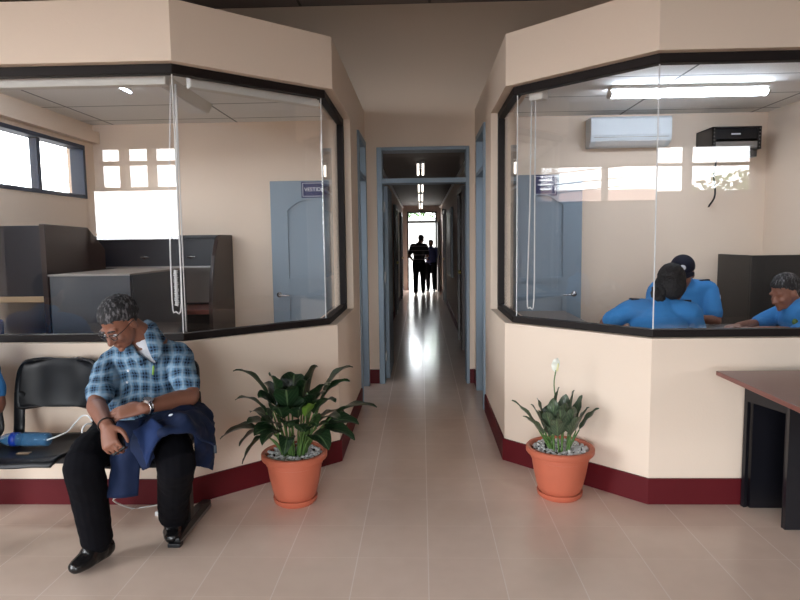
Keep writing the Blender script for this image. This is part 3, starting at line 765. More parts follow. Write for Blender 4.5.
# ------------------------------------------------------------------ bench seating
def seat_shell(cx, t):
    rows = []
    for w, y, z, e in ((.205, 3.07, .452, .0), (.222, 3.0, .436, .012), (.228, 2.9, .428, .016), (.228, 2.8, .432, .014), (.225, 2.72, .444, .008), (.215, 2.675, .440, .0), (.20, 2.665, .42, 0)):
        rows.append([(cx-w, y, z+e), (cx-w*.6, y, z), (cx, y, z-.006), (cx+w*.6, y, z), (cx+w, y, z+e)])
    MB().sheet(rows, 4, 4, th=.008).build('seat', BLK, t, smooth=True)
    rows = []
    for w, y, z in ((.17, 3.105, .585), (.205, 3.105, .60), (.215, 3.12, .66), (.214, 3.14, .74), (.205, 3.155, .79), (.18, 3.16, .815), (.13, 3.162, .826)):
        rows.append([(cx-w, y-.045, z), (cx-w*.55, y-.008, z), (cx, y, z), (cx+w*.55, y-.008, z), (cx+w, y-.045, z)])
    MB().sheet(rows, 4, 4, th=.009).build('backrest', BLK, t, smooth=True)
    for s in (-1, 1):
        MB().limb([(cx+s*.19, 3.03, .43), (cx+s*.205, 3.075, .47), (cx+s*.2, 3.08, .56), (cx+s*.195, 3.085, .66)], [(.03, .012)]*4, side=(1, 0, 0), n=4).build('back_support', BLK, t, smooth=True)
bench = thing('bench_seating', 'row of linked black plastic waiting seats against the left booth', 'seating', (-1.9, 2.95, 0))
for cx in (-1.35, -1.868, -2.386): seat_shell(cx, bench)
MB().box(-2.62, -1.12, 2.88, 2.94, .36, .405).build('beam', BLKM, bench, bevel=.004)
for x in (-1.165, -2.55):
    MB().box(x-.02, x+.02, 2.93, 2.98, .03, .37).build('leg', BLKM, bench, bevel=.004)
    m = MB().prism([(2.78, 0), (2.78, .035), (2.9, .06), (3.1, .06), (3.22, .04), (3.22, 0)], x-.022, x+.022, axis=0)
    m.build('foot', BLKM, bench, bevel=.004)
    MB().box(x+.023, x+.026, 2.79, 3.21, .006, .022).build('foot_edge', GREYM, bench)
    MB().box(x-.03, x+.03, 2.76, 2.80, 0, .018).build('foot_cap', BLK, bench, bevel=.003)

# ------------------------------------------------------------------ people
def basis(f, up=(0, 0, 1), roll=0):
    f = V(f).normalized(); r = f.cross(V(up)).normalized(); u = r.cross(f)
    if roll: r, u = r*math.cos(roll)+u*math.sin(roll), u*math.cos(roll)-r*math.sin(roll)
    return Matrix((r, f, u)).transposed()
def add_hand(mb, w, d, back, left, curl=(.35, .5, .4), s=1, spread=1):
    d = V(d).normalized(); back = V(back); back = (back-d*back.dot(d)).normalized()
    t = d.cross(back)*(1 if left else -1); w = V(w)
    mb.limb([w-d*.02*s, w+d*.035*s, w+d*.09*s], [(.026*s, .02*s), (.038*s, .016*s), (.041*s, .0125*s)], side=t, seg=12)
    for i, L in enumerate((.072, .08, .074, .058)):
        p = w+d*(.084-.004*abs(i-1))*s+t*(.029-.0195*i)*s; a = 0; pts = [p-d*.02*s, p]; rr = [.0085*s, .0095*s]
        dd0 = (d+t*(.06-.04*i)*spread).normalized()
        for q, c in zip((.45, .3, .25), curl):
            a += c; dd = dd0*math.cos(a)-back*math.sin(a); p = p+dd*L*q*s*1.05; pts.append(p); rr.append((.0088-.0012*len(rr)*.5)*s)
        mb.limb(pts, rr, seg=8, n=3)
    p = w+d*.02*s+t*.024*s; q = p+(d*.65+t*.65-back*.35).normalized()*.042*s; r = q+(d*.9+t*.15-back*.4).normalized()*.032*s; e = r+(d*.9-t*.1-back*.5).normalized()*.022*s
    mb.limb([p, q, r, e], [.014*s, .0115*s, .0098*s, .008*s], seg=8, n=3)
def add_head(mb, c, R, s=1, fem=False):
    c = V(c)
    def P(x, y, z): return c+R@(V((x, y, z))*s)
    def B(x, y, z, a, b, d, rot=None): mb.ball(P(x, y, z), (a*s, b*s, d*s), R if rot is None else R@rot, 20, 12)
    B(0, -.012, .03, .074, .095, .086); B(0, .03, -.03, .064, .068, .08); B(0, .048, -.082, .042, .045, .032)
    B(0, .035, -.055, .057, .055, .05)
    for x in (-1, 1):
        B(x*.03, .077, .012, .026, .018, .011); B(x*.036, .07, -.035, .022, .022, .022)
        B(x*.074, -.004, -.018, .010, .02, .032, Matrix.Rotation(-.25*x, 3, 'Z'))
    mb.limb([P(0, .088, .002), P(0, .102, -.022), P(0, .113, -.04)], [.009*s, .0115*s, .014*s], seg=10)
    for x in (-1, 1): B(x*.012, .102, -.044, .009, .011, .008)
    B(0, .093, -.068, .022, .010, .006); B(0, .09, -.078, .02, .010, .0065); B(0, .088, -.102, .018, .014, .013)
def make_hair(parent, c, R, m, s=1, long=False, amp=.0035):
    c = V(c); mb = MB()
    mb.ball(c+R@(V((0, -.014, .034))*s), (.080*s, .101*s, .0915*s), R, 40, 26)
    Rt = R.transposed()
    def cut(p):
        q = (Rt@(p-c))/s; y, z = q.y, q.z
        zt = -.075 if y < -.055 else (-.075+(y+.055)/.05*.075 if y < -.005 else (0+(y+.005)/.05*.04 if y < .045 else .04+(y-.045)/.04*.022))
        zt += .012*noise.noise(q*70)
        if long: zt = -.12 if y < .0 else zt
        return z < zt
    if long: mb.ball(c+R@(V((0, -.04, -.02))*s), (.088*s, .08*s, .09*s), R, 24, 16)
    h = mb.remesh('hair', m, parent, .004*s, 1, wob=amp, wscale=90, cut=cut)
    sd = h.modifiers.new('thick', 'SOLIDIFY'); sd.thickness = .008; sd.offset = -1
    return h

def figure(label, J, headR, mats, sl=.74, name='person', vox=.008, group=None, hands=None, short=True, cap=False, hair=True, long=False, s=1, hs=1, pelvis_r=1, extra=None, shirt_wob=.004):
    """one continuous body; shirt, trousers, shoes, hair as children"""
    J = {k: V(v) for k, v in J.items()}
    side = (J['shR']-J['shL']).normalized()
    lowz = min(J['toeL'].z, J['toeR'].z)-.02*s
    root = V((J['pelvis'].x, J['pelvis'].y, lowz))
    mb = MB()
    tp = [J['pelvis'], J['belly'], J['chest'], J['chest'].lerp(J['neck'], .7)]
    tr = [(.15, .105), (.145, .11), (.155, .1), (.12, .075)]
    mb.limb(tp, [(a*s, b*s) for a, b in tr], side=side, seg=18)
    mb.limb([J['chest'].lerp(J['neck'], .6), J['neck'], J['head']+headR@V((0, -.02, -.05))*s], [.06*s, .055*s, .05*s], seg=14)
    add_head(mb, J['head'], headR, s*hs)
    for k in 'LR':
        a, b, c = J['sh'+k], J['el'+k], J['wr'+k]
        mb.limb([J['chest'].lerp(J['neck'], .55).lerp(a, .55), a, a.lerp(b, .45), b, b.lerp(c, .3), c], [.055*s, .052*s, .046*s, .038*s, .040*s, .026*s], seg=12)
        h, n, q = J['hip'+k], J['kn'+k], J['an'+k]
        mb.limb([J['pelvis'].lerp(h, .5), h, h.lerp(n, .5), n, n.lerp(q, .3), q], [.09*s, .085*s, .07*s, .052*s, .05*s, .036*s], seg=12)
        mb.limb([q, q.lerp(J['toe'+k], .5)+V((0, 0, .0)), J['toe'+k]], [.034*s, .026*s, .016*s], seg=10)
        if hands and k in hands: hd = hands[k]
        else: hd = dict(d=c-b, back=V((0, 0, 1)) if abs((c-b).normalized().z) < .8 else side*(1 if k == 'R' else -1))
        add_hand(mb, c, hd['d'], hd['back'], k == 'L', hd.get('curl', (.3, .4, .35)), s*.97)
    body = mb.remesh(name, mats['skin'], None, vox, 3, org=root)
    props(body, label, 'person', group)
    # shirt
    mb = MB()
    mb.limb([J['pelvis']+ (J['belly']-J['pelvis'])*.12, J['belly'], J['chest'], J['chest'].lerp(J['neck'], .62), J['chest'].lerp(J['neck'], .9)], [(a*s, b*s) for a, b in ((.168, .128), (.166, .136), (.176, .122), (.147, .104), (.092, .084))], side=side, seg=24)
    for k in 'LR':
        a, b, c = J['sh'+k], J['el'+k], J['wr'+k]
        pts = [J['chest'].lerp(J['neck'], .55).lerp(a, .5), a, a.lerp(b, .4), a.lerp(b, sl)]; rr = [.083, .068, .064, .063]
        if not short: pts += [b, b.lerp(c, .5), c.lerp(b, .08)]; rr = [.075, .07, .062, .056, .054, .048, .04]
        mb.limb(pts, [r*s for r in rr], seg=16, round_=True)
    sh = mb.remesh('shirt', mats['shirt'], body, vox, 3, wob=shirt_wob, wscale=13)
    # trousers
    mb = MB()
    mb.limb([J['pelvis']+(J['belly']-J['pelvis'])*.2, J['pelvis'], J['pelvis']-(J['belly']-J['pelvis'])*.35], [(.163*s*pelvis_r, .122*s), (.165*s*pelvis_r, .128*s), (.12*s*pelvis_r, .1*s)], side=side, seg=20)
    for k in 'LR':
        h, n, q = J['hip'+k], J['kn'+k], J['an'+k]
        mb.limb([J['pelvis'].lerp(h, .5), h, h.lerp(n, .5), n, n.lerp(q, .35), q.lerp(n, .05)], [.102*s, .102*s, .092*s, .08*s, .076*s, .066*s], seg=16)
    mb.remesh('trousers', mats['trousers'], body, vox, 3, wob=.005, wscale=11)
    for k in 'LR':
        q, t = J['an'+k], J['toe'+k]
        z0 = t.z-.02*s; f = V((t.x-q.x, t.y-q.y, 0)).normalized()
        mb = MB()
        mb.limb([V((q.x, q.y, z0+.048*s))-f*.045*s, V((q.x, q.y, z0+.055*s))+f*.03*s, V((t.x, t.y, z0+.042*s))-f*.05*s, V((t.x, t.y, z0+.034*s))], [(.037*s, .045*s), (.04*s, .055*s), (.047*s, .04*s), (.038*s, .03*s)], side=(f.y, -f.x, 0), seg=14)
        mb.limb([V((q.x, q.y, z0+.05*s)), V((q.x, q.y, z0+.11*s))], [.045*s, .045*s], n=1)
        mb.remesh('shoe', mats.get('shoe', SHOE), body, vox*.8, 3, cut=lambda p, z=z0: False)
    if hair: make_hair(body, J['head'], headR, mats['hair'], s*hs, long)
    if cap:
        c = J['head']; mb = MB()
        mb.ball(c+headR@V((0, -.008, .05))*s, (.088*s, .108*s, .085*s), headR, 32, 20)
        Rt = headR.transposed()
        cp = mb.remesh('cap', mats['cap'], body, .006, 2, cut=lambda p: (Rt@(p-c)).z < .035*s)
        sd = cp.modifiers.new('thick', 'SOLIDIFY'); sd.thickness = .006; sd.offset = -1
        rows = [[c+headR@V((x, .075+y*(1-(x/.085)**2), z-.2*abs(x)**2))*s for x in (-.08, -.04, 0, .04, .08)] for y, z in ((.01, .045), (.04, .038), (.075, .022))]
        MB().sheet(rows, 3, 3, th=.003).build('cap_peak', mats['cap'], cp, smooth=True)
        MB().ball(c+headR@V((0, .092, .085))*s, (.023*s, .008*s, .023*s), headR, 16, 8).build('cap_badge', WHITEC, cp, smooth=True)
    return body

def shirt_of(p): return [o for o in p.children if o.name.startswith('shirt')][0]
def place(P, f, loc):
    f = V((f[0], f[1])).normalized(); r = V((f.y, -f.x))
    return {k: V((P[0]+r.x*v[0]+f.x*v[1], P[1]+r.y*v[0]+f.y*v[1], P[2]+v[2])) for k, v in loc.items()}
SIT = dict(pelvis=(0, 0, .54), belly=(0, .03, .68), chest=(0, .06, .86), neck=(0, .08, .99), head=(0, .13, 1.12), shR=(.18, .05, .93), shL=(-.18, .05, .93),
           elR=(.24, .14, .70), elL=(-.24, .14, .70), wrR=(.14, .34, .74), wrL=(-.14, .34, .74), hipR=(.09, 0, .53), hipL=(-.09, 0, .53), knR=(.12, .42, .51), knL=(-.12, .42, .51),
           anR=(.12, .4, .09), anL=(-.12, .4, .09), toeR=(.14, .54, .02), toeL=(-.14, .54, .02))
STAND = dict(pelvis=(0, 0, .95), belly=(0, .02, 1.08), chest=(0, 0, 1.27), neck=(0, 0, 1.43), head=(0, .03, 1.575), shR=(.185, 0, 1.38), shL=(-.185, 0, 1.38),
             elR=(.24, -.02, 1.1), elL=(-.24, -.02, 1.1), wrR=(.25, .06, .86), wrL=(-.25, .06, .86), hipR=(.09, 0, .9), hipL=(-.09, 0, .9), knR=(.1, .03, .49), knL=(-.1, .03, .49),
             anR=(.1, 0, .08), anL=(-.1, 0, .08), toeR=(.12, .14, .02), toeL=(-.12, .14, .02))
def upd(base, **kw): d = dict(base); d.update(kw); return d

# --- the man in the plaid shirt
hc = at(120.5, 321, 2.765)
HR = basis((-.33, -.72, -.62), roll=-.05)
JM = dict(pelvis=(-1.37, 2.96, .535), belly=(-1.335, 2.90, .66), chest=(-1.315, 2.90, .81), neck=at(147, 340, 2.87), head=hc,
          shR=(-1.458, 2.845, .85), shL=(-1.178, 2.93, .872), elR=at(96, 404, 2.63), elL=at(191, 396, 2.75), wrR=at(107, 427, 2.44), wrL=at(143, 408, 2.53),
          hipR=(-1.47, 2.93, .53), hipL=(-1.27, 2.93, .53), knR=at(84, 462, 2.50), knL=at(176, 460, 2.55), anR=(-1.452, 2.63, .085), anL=(-1.215, 2.885, .085),
          toeR=(-1.495, 2.525, .02), toeL=(-1.185, 2.80, .02))
man = figure('seated man in blue plaid shirt and glasses looking down at a phone', JM, HR,
             dict(skin=SKIN, shirt=plaid_mat(), trousers=TROU, hair=HAIRG), vox=.005, shirt_wob=.009, hs=.95,
             hands=dict(R=dict(d=(.42, -.62, -.6), back=(-.4, -.6, .65), curl=(.6, .85, .6)), L=dict(d=(-.95, -.3, -.12), back=(.0, -.55, .8), curl=(.25, .4, .35))))
def HP(x, y, z): return hc+HR@V((x*.95, y*.95, z*.95))
# white undershirt at the open neck, collar, buttons, pocket pen
ck, nk = V(JM['chest']), V(JM['neck'])
fdir = V((-.2, -.97, .1)).normalized()
sidev = (V(JM['shR'])-V(JM['shL'])).normalized()
mb = MB(); mb.limb([ck.lerp(nk, .1), ck.lerp(nk, .62), ck.lerp(nk, .88), nk.lerp(hc, .12)], [(.150, .107), (.128, .09), (.082, .07), (.06, .058)], side=sidev, seg=20)
mb.remesh('undershirt', WHITEC, man, .005, 2)
shirt_o = [o for o in man.children if o.name.startswith('shirt')][0]; SHM = shirt_o.data.materials[0]
ap = at(153, 364, 2.78)
bmv = bmesh.new(); bmv.from_mesh(shirt_o.data); o_ = WPOS[man]
kill = []
for v in bmv.verts:
    p = v.co+o_; dz = p.z-ap.z
    if dz > 0 and p.y < nk.y-.02 and -dz*1.15 < p.x-ap.x < dz*.12: kill.append(v)
bmesh.ops.delete(bmv, geom=kill, context='VERTS'); bmv.to_mesh(shirt_o.data); bmv.free()
MB().sheet([[at(141, 325, 2.86), at(144, 334, 2.81), at(147, 345, 2.77), at(152, 357, 2.76)], [at(147, 320, 2.89), at(151, 331, 2.82), at(155, 345, 2.765), at(155, 361, 2.755)], [at(156, 324, 2.91), at(161, 335, 2.84), at(163, 350, 2.78), at(156, 362, 2.76)]], 4, 4, th=.003).build('collar', SHM, shirt_o, smooth=True)
MB().sheet([[at(133, 345, 2.80), at(137, 352, 2.77), at(146, 361, 2.765)], [at(126, 346, 2.79), at(129, 355, 2.755), at(141, 366, 2.755)]], 4, 4, th=.003).build('collar', SHM, shirt_o, smooth=True)
for k in range(4):
    p = V(JM['belly']).lerp(ck, .1+.36*k); 
    MB().ball((p.x-.03, p.y-.128, p.z), (.006, .004, .006), None, 10, 6).build('button', WHITEC, shirt_o, smooth=True)
q = at(153, 374, 2.775)
MB().limb([q, q+V((.004, 0, .035))], [.005, .005], n=1).build('pocket_pen', mat('green pen', (110, 150, 60), .4), shirt_o, smooth=True)
# spectacles
m = MB()
for sx in (-1, 1):
    pts = [HP(sx*.034+.026*math.cos(a*PI/6), .104-.006*abs(math.cos(a*PI/6)), -.008+.018*math.sin(a*PI/6)) for a in range(13)]
    m.tube(pts, .0018, seg=6, n=2)
    m.tube([HP(sx*.06, .099, -.002), HP(sx*.078, .06, .0), HP(sx*.083, -.005, .0), HP(sx*.08, -.02, -.02)], .002, seg=6)
m.tube([HP(-.009, .106, -.004), HP(0, .109, 0), HP(.009, .106, -.004)], .0018, seg=6)
sp = m.build('spectacles', BLKM, man, smooth=True)
m = MB()
for sx in (-1, 1): m.ball(HP(sx*.034, .101, -.008), (.025, .0015, .017), HR, 16, 6)
m.build('lens', LENS, sp, smooth=True)
for sx in (-1, 1):
    MB().ball(HP(sx*.031, .083, -.010), (.012, .009, .007), HR, 12, 8).build('eye', WHITEC, man, smooth=True)
    MB().limb([HP(sx*.014, .094, .014), HP(sx*.032, .096, .021), HP(sx*.05, .082, .014)], [.004, .005, .003], seg=8).build('eyebrow', HAIRG, man, smooth=True)
# watch and wrist band
wl, el = V(JM['wrL']), V(JM['elL']); ax = (el-wl).normalized(); cw = wl+ax*.02
bk = V((0, -.55, .8)); bk = (bk-ax*bk.dot(ax)).normalized(); sd = ax.cross(bk)
m = MB(); rings = []
for k in range(25):
    a = k*2*PI/24; o = cw+bk*math.cos(a)*.029+sd*math.sin(a)*.034
    rings.append(o)
m.limb(rings, [(.010, .002)]*25, side=ax, seg=8, n=1, round_=False)
wt = m.build('watch_strap', CHROME, man, smooth=True)
MB().cyl(cw+bk*.026, cw+bk*.038, .02, seg=20).build('watch_face', CHROME, wt)
wr, er = V(JM['wrR']), V(JM['elR']); ax = (er-wr).normalized(); b1 = ax.orthogonal().normalized(); b2 = ax.cross(b1)
MB().limb([wr+ax*.02+b1*math.cos(a*PI/8)*.031+b2*math.sin(a*PI/8)*.031 for a in range(17)], [.003]*17, seg=6, n=1, round_=False).build('wrist_band', BLKM, man, smooth=True)
# phone in the right hand
dh = V((.42, -.62, -.6)).normalized(); bh = V((-.4, -.6, .65)); bh = (bh-dh*bh.dot(dh)).normalized(); th_ = -(dh.cross(bh))
pc = wr+dh*.07-bh*.03+th_*.012
R3 = Matrix((th_, dh, bh)).transposed()
m = MB().box(-.03, .03, -.05, .05, -.0045, .0045)
for v in m.b.verts: v.co = pc+R3@v.co
ph = m.build('phone', BLK, None, bevel=.002); props(ph, 'black phone held in the hand of the plaid shirt man', 'phone')

# --- jacket on his lap
def A(*r): return [at(*q) for q in r]
jt = thing('jacket', 'navy blue jacket lying over the lap of the plaid shirt man', 'jacket', at(165, 470, 2.6))
rows = [A((132, 424, 2.72), (160, 411, 2.76), (190, 402, 2.80), (208, 408, 2.84)),
        A((130, 432, 2.60), (158, 421, 2.56), (190, 411, 2.62), (213, 421, 2.76)),
        A((138, 446, 2.49), (160, 431, 2.455), (188, 424, 2.50), (214, 437, 2.68)),
        A((142, 456, 2.47), (161, 439, 2.442), (188, 432, 2.462), (214, 447, 2.63))]
mb = MB(); mb.sheet(rows, 8, 8, wob=.022, th=.008)
# flap hanging between the knees
mb.sheet([A((128, 432, 2.58), (142, 428, 2.54), (158, 424, 2.52)), A((132, 448, 2.52), (142, 446, 2.475), (160, 436, 2.455)), A((140, 462, 2.5), (146, 459, 2.455), (156, 446, 2.44)), A((145, 469, 2.51), (148, 468, 2.46), (152, 458, 2.445))], 6, 6, wob=.014, th=.007)
# the side hanging outside the left knee
mb.sheet([A((190, 410, 2.66), (205, 410, 2.78), (211, 418, 2.86)), A((193, 432, 2.60), (207, 430, 2.68), (214, 436, 2.78)), A((194, 452, 2.63), (205, 456, 2.69), (214, 452, 2.78)), A((193, 466, 2.66), (203, 466, 2.71), (214, 471, 2.78))], 6, 6, wob=.02, th=.008)
jb = mb.remesh('jacket_body', JACK, jt, .006, 3, wob=.003, wscale=20)
MB().sheet([A((120, 422, 2.66), (131, 421, 2.62), (142, 420, 2.58)), A((114, 446, 2.57), (126, 447, 2.52), (140, 444, 2.54)), A((112, 470, 2.555), (124, 472, 2.51), (139, 470, 2.54)), A((110, 497, 2.56), (123, 497, 2.52), (138, 495, 2.55))], 6, 6, wob=.012, th=.012).build('sleeve', JACK, jt, smooth=True)
MB().sheet([A((131, 432, 2.575), (142, 426, 2.52), (152, 418, 2.54)), A((143, 455, 2.45), (151, 440, 2.43), (160, 424, 2.47)), A((147, 466, 2.44), (155, 446, 2.425), (166, 428, 2.46))], 6, 6, wob=.012, th=.006).build('lining', JACKI, jt, smooth=True)
p = at(172, 416, 2.565); MB().ball(p, (.016, .01, .010), basis((0, -.6, .8)), 14, 8).build('button_badge', WHITEC, jb, smooth=True)
p = at(214, 449, 2.74); MB().box(p.x-.008, p.x+.012, p.y-.004, p.y+.004, p.z-.02, p.z+.018).build('zip_tag', mat('grey tag', (60, 68, 78), .6), jb, bevel=.002)

# --- bottle, cable, card on the empty seat
z = .476
bt = thing('water_bottle', 'clear blue water bottle lying on the empty black seat', 'bottle', (-1.93, 2.9, z-.033))
def xl(prof): return [V((x, 2.9, z)) for x, r in prof], [r for x, r in prof]
pr = [(-2.065, .013), (-2.05, .014), (-2.03, .024), (-2.0, .032), (-1.97, .033), (-1.955, .030), (-1.93, .033), (-1.86, .033), (-1.845, .031), (-1.83, .033), (-1.812, .031), (-1.806, .02)]
P_, R_ = xl(pr); MB().limb(P_, R_, seg=20, n=3, round_=False).build('body', PET, bt, smooth=True)
P_, R_ = xl([(-1.992, .0338), (-1.962, .0338)]); MB().limb(P_, R_, seg=20, n=1, round_=False).build('label', PETL, bt, smooth=True)
P_, R_ = xl([(-2.09, .016), (-2.062, .016)]); MB().limb(P_, R_, seg=16, n=1, round_=False).build('cap', SIGNB, bt, smooth=True)
m = MB().box(-1.905, -1.845, 2.79, 2.815, .4395, .4425); props(m.build('card', BEIGE), 'small pale strip lying beside the bottle on the black seat', 'card')
cb = MB().tube([at(47, 440, 2.86), at(58, 436, 2.88), at(68, 431, 2.92), at(76, 422, 2.95), at(82, 416, 2.95), at(88, 416, 2.9), at(92, 421, 2.84)], .004, seg=6)
cb.tube([at(92, 424, 2.80), at(87, 424, 2.78), at(83, 428, 2.76), at(82, 433, 2.75)], .004, seg=6)
props(cb.build('charging_cable', CORD, smooth=True), 'white cable running from the bottle to the plaid shirt man', 'cable')
fc = MB().tube([at(128, 494, 2.75), (-1.575, 3.02, .12), (-1.56, 3.18, .006), (-1.5, 3.2, .005), (-1.42, 3.235, .006), (-1.36, 3.23, .03)], .004, seg=6)
fc.box(-1.40, -1.375, 3.1, 3.125, .0, .02)
props(fc.build('floor_cable', CORD, smooth=True), 'thin white cable trailing on the floor under the seats', 'cable')

# --- person at the left edge of the photograph
J = place((-2.335, 2.95, 0), (0, -1), upd(SIT, shL=(-.2, .05, .91), elL=(-.315, .1, .66), wrL=(-.2, .3, .64)))
p = figure('person in sky blue uniform shirt seated at the left edge', J, basis((0, -1, -.2)), dict(skin=SKIND, shirt=POLICE, trousers=NAVY, hair=HAIRB), vox=.008)
q = V(J['shL']); MB().ball(q+V((.068, -.03, -.06)), (.012, .03, .035), None, 12, 8).build('sleeve_patch', WHITEC, shirt_of(p), smooth=True)

# --- officers in the right booth
def epaulettes(p, J, up=.062):
    for k in 'LR':
        a = V(J['neck']).lerp(V(J['sh'+k]), .35); b = V(J['neck']).lerp(V(J['sh'+k]), 1.0)
        MB().limb([V((a.x, a.y, a.z+.03)), V((b.x, b.y, b.z+up+.012))], [(.028, .008)]*2, side=(b-a).cross(V((0, 0, 1))), n=2).build('epaulette', NAVY, shirt_of(p), smooth=True)
J = place((1.5, 3.93, .05), (.22, 1), upd(SIT, belly=(0, .06, .67), chest=(-.01, .11, .82), neck=(0, .15, .945), head=(.075, .19, 1.06), shR=(.175, .11, .89), shL=(-.18, .09, .90), elL=(-.33, .16, .80), wrL=(-.22, .36, .76), elR=(.26, .26, .72), wrR=(.12, .42, .74)))
w = figure('officer with dark tied hair seen from behind, in sky blue shirt', J, basis((.45, .8, -.35)), dict(skin=SKIND, shirt=POLICE, trousers=NAVY, hair=HAIRB), long=True, hs=1.08)
epaulettes(w, J, .058)
hd = V(J['head'])
m = MB(); m.ball(hd+V((-.085, -.06, -.03)), (.045, .05, .05)); m.ball(hd+V((-.125, -.07, -.05)), (.03, .035, .045)); m.ball(hd+V((-.1, -.075, -.085)), (.035, .035, .04))
m.remesh('hair_bun', HAIRB, w, .005, 1, wob=.008, wscale=50)
J = place((2.05, 4.98, .08), (-.45, -1), upd(SIT, neck=(0, .1, .98), head=(.0, .16, 1.065), belly=(0, .06, .68)))
c = figure('officer in navy peaked cap with white badge, behind the table', J, basis((-.35, -.85, -.4)), dict(skin=SKIND, shirt=POLICE, trousers=NAVY, hair=HAIRB, cap=NAVY), cap=True, hair=False)
epaulettes(c, J)
q = V(J['shL']); MB().ball(q+V((.066, -.03, -.06)), (.012, .026, .03), None, 12, 8).build('sleeve_patch', WHITEC, shirt_of(c), smooth=True)
J = place((2.78, 4.42, .0), (-1, -.12), upd(SIT, belly=(0, .07, .67), chest=(0, .15, .81), neck=(0, .21, .925), head=(0, .28, 1.035), shL=(-.17, .17, .86), shR=(.17, .15, .87), elL=(-.2, .33, .80-.03), wrL=(-.1, .54, .785), elR=(.2, .33, .78), wrR=(.1, .55, .785)))
g = figure('officer with short grey hair in profile writing at the table', J, basis((-.9, -.2, -.38)), dict(skin=SKIND, shirt=POLICE, trousers=NAVY, hair=HAIRG), sl=1.0)
epaulettes(g, J)
p = at(795, 322, 4.2); MB().ball(p, (.02, .01, .022), None, 12, 8).build('chest_badge', mat('green badge', (90, 120, 60), .5), shirt_of(g), smooth=True)

def office_stool(x, y, f, label, z):
    t = thing('office_chair', label, 'chair', (x, y, 0), 'chairs of the three officers')
    MB().box(x-.2, x+.2, y-.2, y+.2, z-.05, z).build('seat', BLK, t, bevel=.02)
    f = V(f).normalized()
    b = V((x, y, 0))-V((f.x, f.y, 0))*.22; r = V((f.y, -f.x, 0))
    MB().sheet([[b-r*.18+V((0, 0, h_)), b-V((f.x, f.y, 0))*.02+V((0, 0, h_)), b+r*.18+V((0, 0, h_))] for h_ in (z+.15, z+.22, z+.3)], 3, 3, th=.012).build('backrest', BLK, t, smooth=True)
    MB().tube([b+V((f.x, f.y, 0))*.08+V((0, 0, z-.04)), b-V((f.x, f.y, 0))*.01+V((0, 0, z)), b-V((f.x, f.y, 0))*.02+V((0, 0, z+.2))], .014).build('back_post', BLKM, t, smooth=True)
    m = MB().cyl((x, y, .06), (x, y, z-.05), .025)
    for k in range(5): m.limb([(x, y, .08), (x+.24*math.cos(k*1.2566), y+.24*math.sin(k*1.2566), .035)], [.022, .016], seg=8, n=1); m.ball((x+.24*math.cos(k*1.2566), y+.24*math.sin(k*1.2566), .025), .025, None, 10, 6)
    m.build('pedestal', BLKM, t, smooth=True)
office_stool(1.5, 3.93, (.22, 1), 'black office chair under the officer with tied hair', .48)
office_stool(2.05, 4.98, (-.45, -1), 'black office chair under the officer in the cap', .51)
office_stool(2.78, 4.42, (-1, -.12), 'black office chair under the grey haired officer', .43)

# --- two people at the far end of the corridor
k = .925
def scl(d, k): return {a: tuple(x*k for x in b) for a, b in d.items()}
J = place((-.06, 16.55, 0), (.1, 1), scl(upd(STAND, elL=(-.27, -.06, 1.1), wrL=(-.2, .14, .98), head=(.06, .05, 1.575), knR=(.1, .09, .5), anR=(.1, .12, .1), toeR=(.11, .26, .03), elR=(.24, .04, 1.1), wrR=(.12, .24, 1.05), anL=(-.09, -.1, .08), toeL=(-.1, .04, .02)), k))
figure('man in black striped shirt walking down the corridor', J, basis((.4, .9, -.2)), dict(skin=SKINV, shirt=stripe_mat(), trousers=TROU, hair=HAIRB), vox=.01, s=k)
k = .85
J = place((.27, 17.5, 0), (-.2, -1), scl(upd(STAND, elR=(.27, -.02, 1.12), wrR=(.1, .22, 1.08)), k))
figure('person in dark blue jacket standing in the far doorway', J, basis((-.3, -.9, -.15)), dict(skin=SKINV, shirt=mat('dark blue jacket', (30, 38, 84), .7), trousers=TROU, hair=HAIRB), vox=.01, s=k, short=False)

# ------------------------------------------------------------------ potted plants
def leaf(mb, base, tip, width, sag, petiole, roll=0, arch=0):
    """stalk and folded, tapering blade with UVs"""
    base, tip = V(base), V(tip)
    d = tip-base
    ctrl = base.lerp(tip, .5)+V((0, 0, sag+abs(d.length)*.12))
    if arch: ctrl = base.lerp(tip, .42); ctrl.z = max(tip.z, base.z+.2)+arch
    def q(t): return base*(1-t)**2+ctrl*2*t*(1-t)+tip*t*t
    mb_s.limb([q(0), q(petiole*.5), q(petiole)], [.006, .005, .0035], seg=6, n=3, round_=False)
    n = 12; uvl = mb.b.loops.layers.uv.verify(); L = []
    for i in range(n+1):
        u = i/n; t = petiole+(1-petiole)*u; p = q(t); tg = (q(min(1, t+.02))-q(max(0, t-.02))).normalized()
        sd = tg.cross(V((0, 0, 1)))
        if sd.length < .05: sd = tg.cross(V((0, 1, 0)))
        sd.normalize(); nr = sd.cross(tg)
        sd = sd*math.cos(roll)+nr*math.sin(roll); nr = sd.cross(tg)
        w = width*(math.sin(PI*u**.8)**.75 if 0 < u < 1 else 0)+.001
        row = []
        for v_ in (-1, -.5, 0, .5, 1):
            ph = 9*u+ (1.3 if v_ > 0 else 0)
            row.append(p+sd*v_*w*.97+nr*(abs(v_)*w*.28+.004*math.sin(ph*1.7)*abs(v_)))
        L.append([mb.b.verts.new(x) for x in row])
    for i in range(n):
        for j in range(4):
            f = mb.b.faces.new((L[i][j], L[i][j+1], L[i+1][j+1], L[i+1][j]))
            for lp, (a, b) in zip(f.loops, ((i, j), (i, j+1), (i+1, j+1), (i+1, j))): lp[uvl].uv = (b/4, a/n)
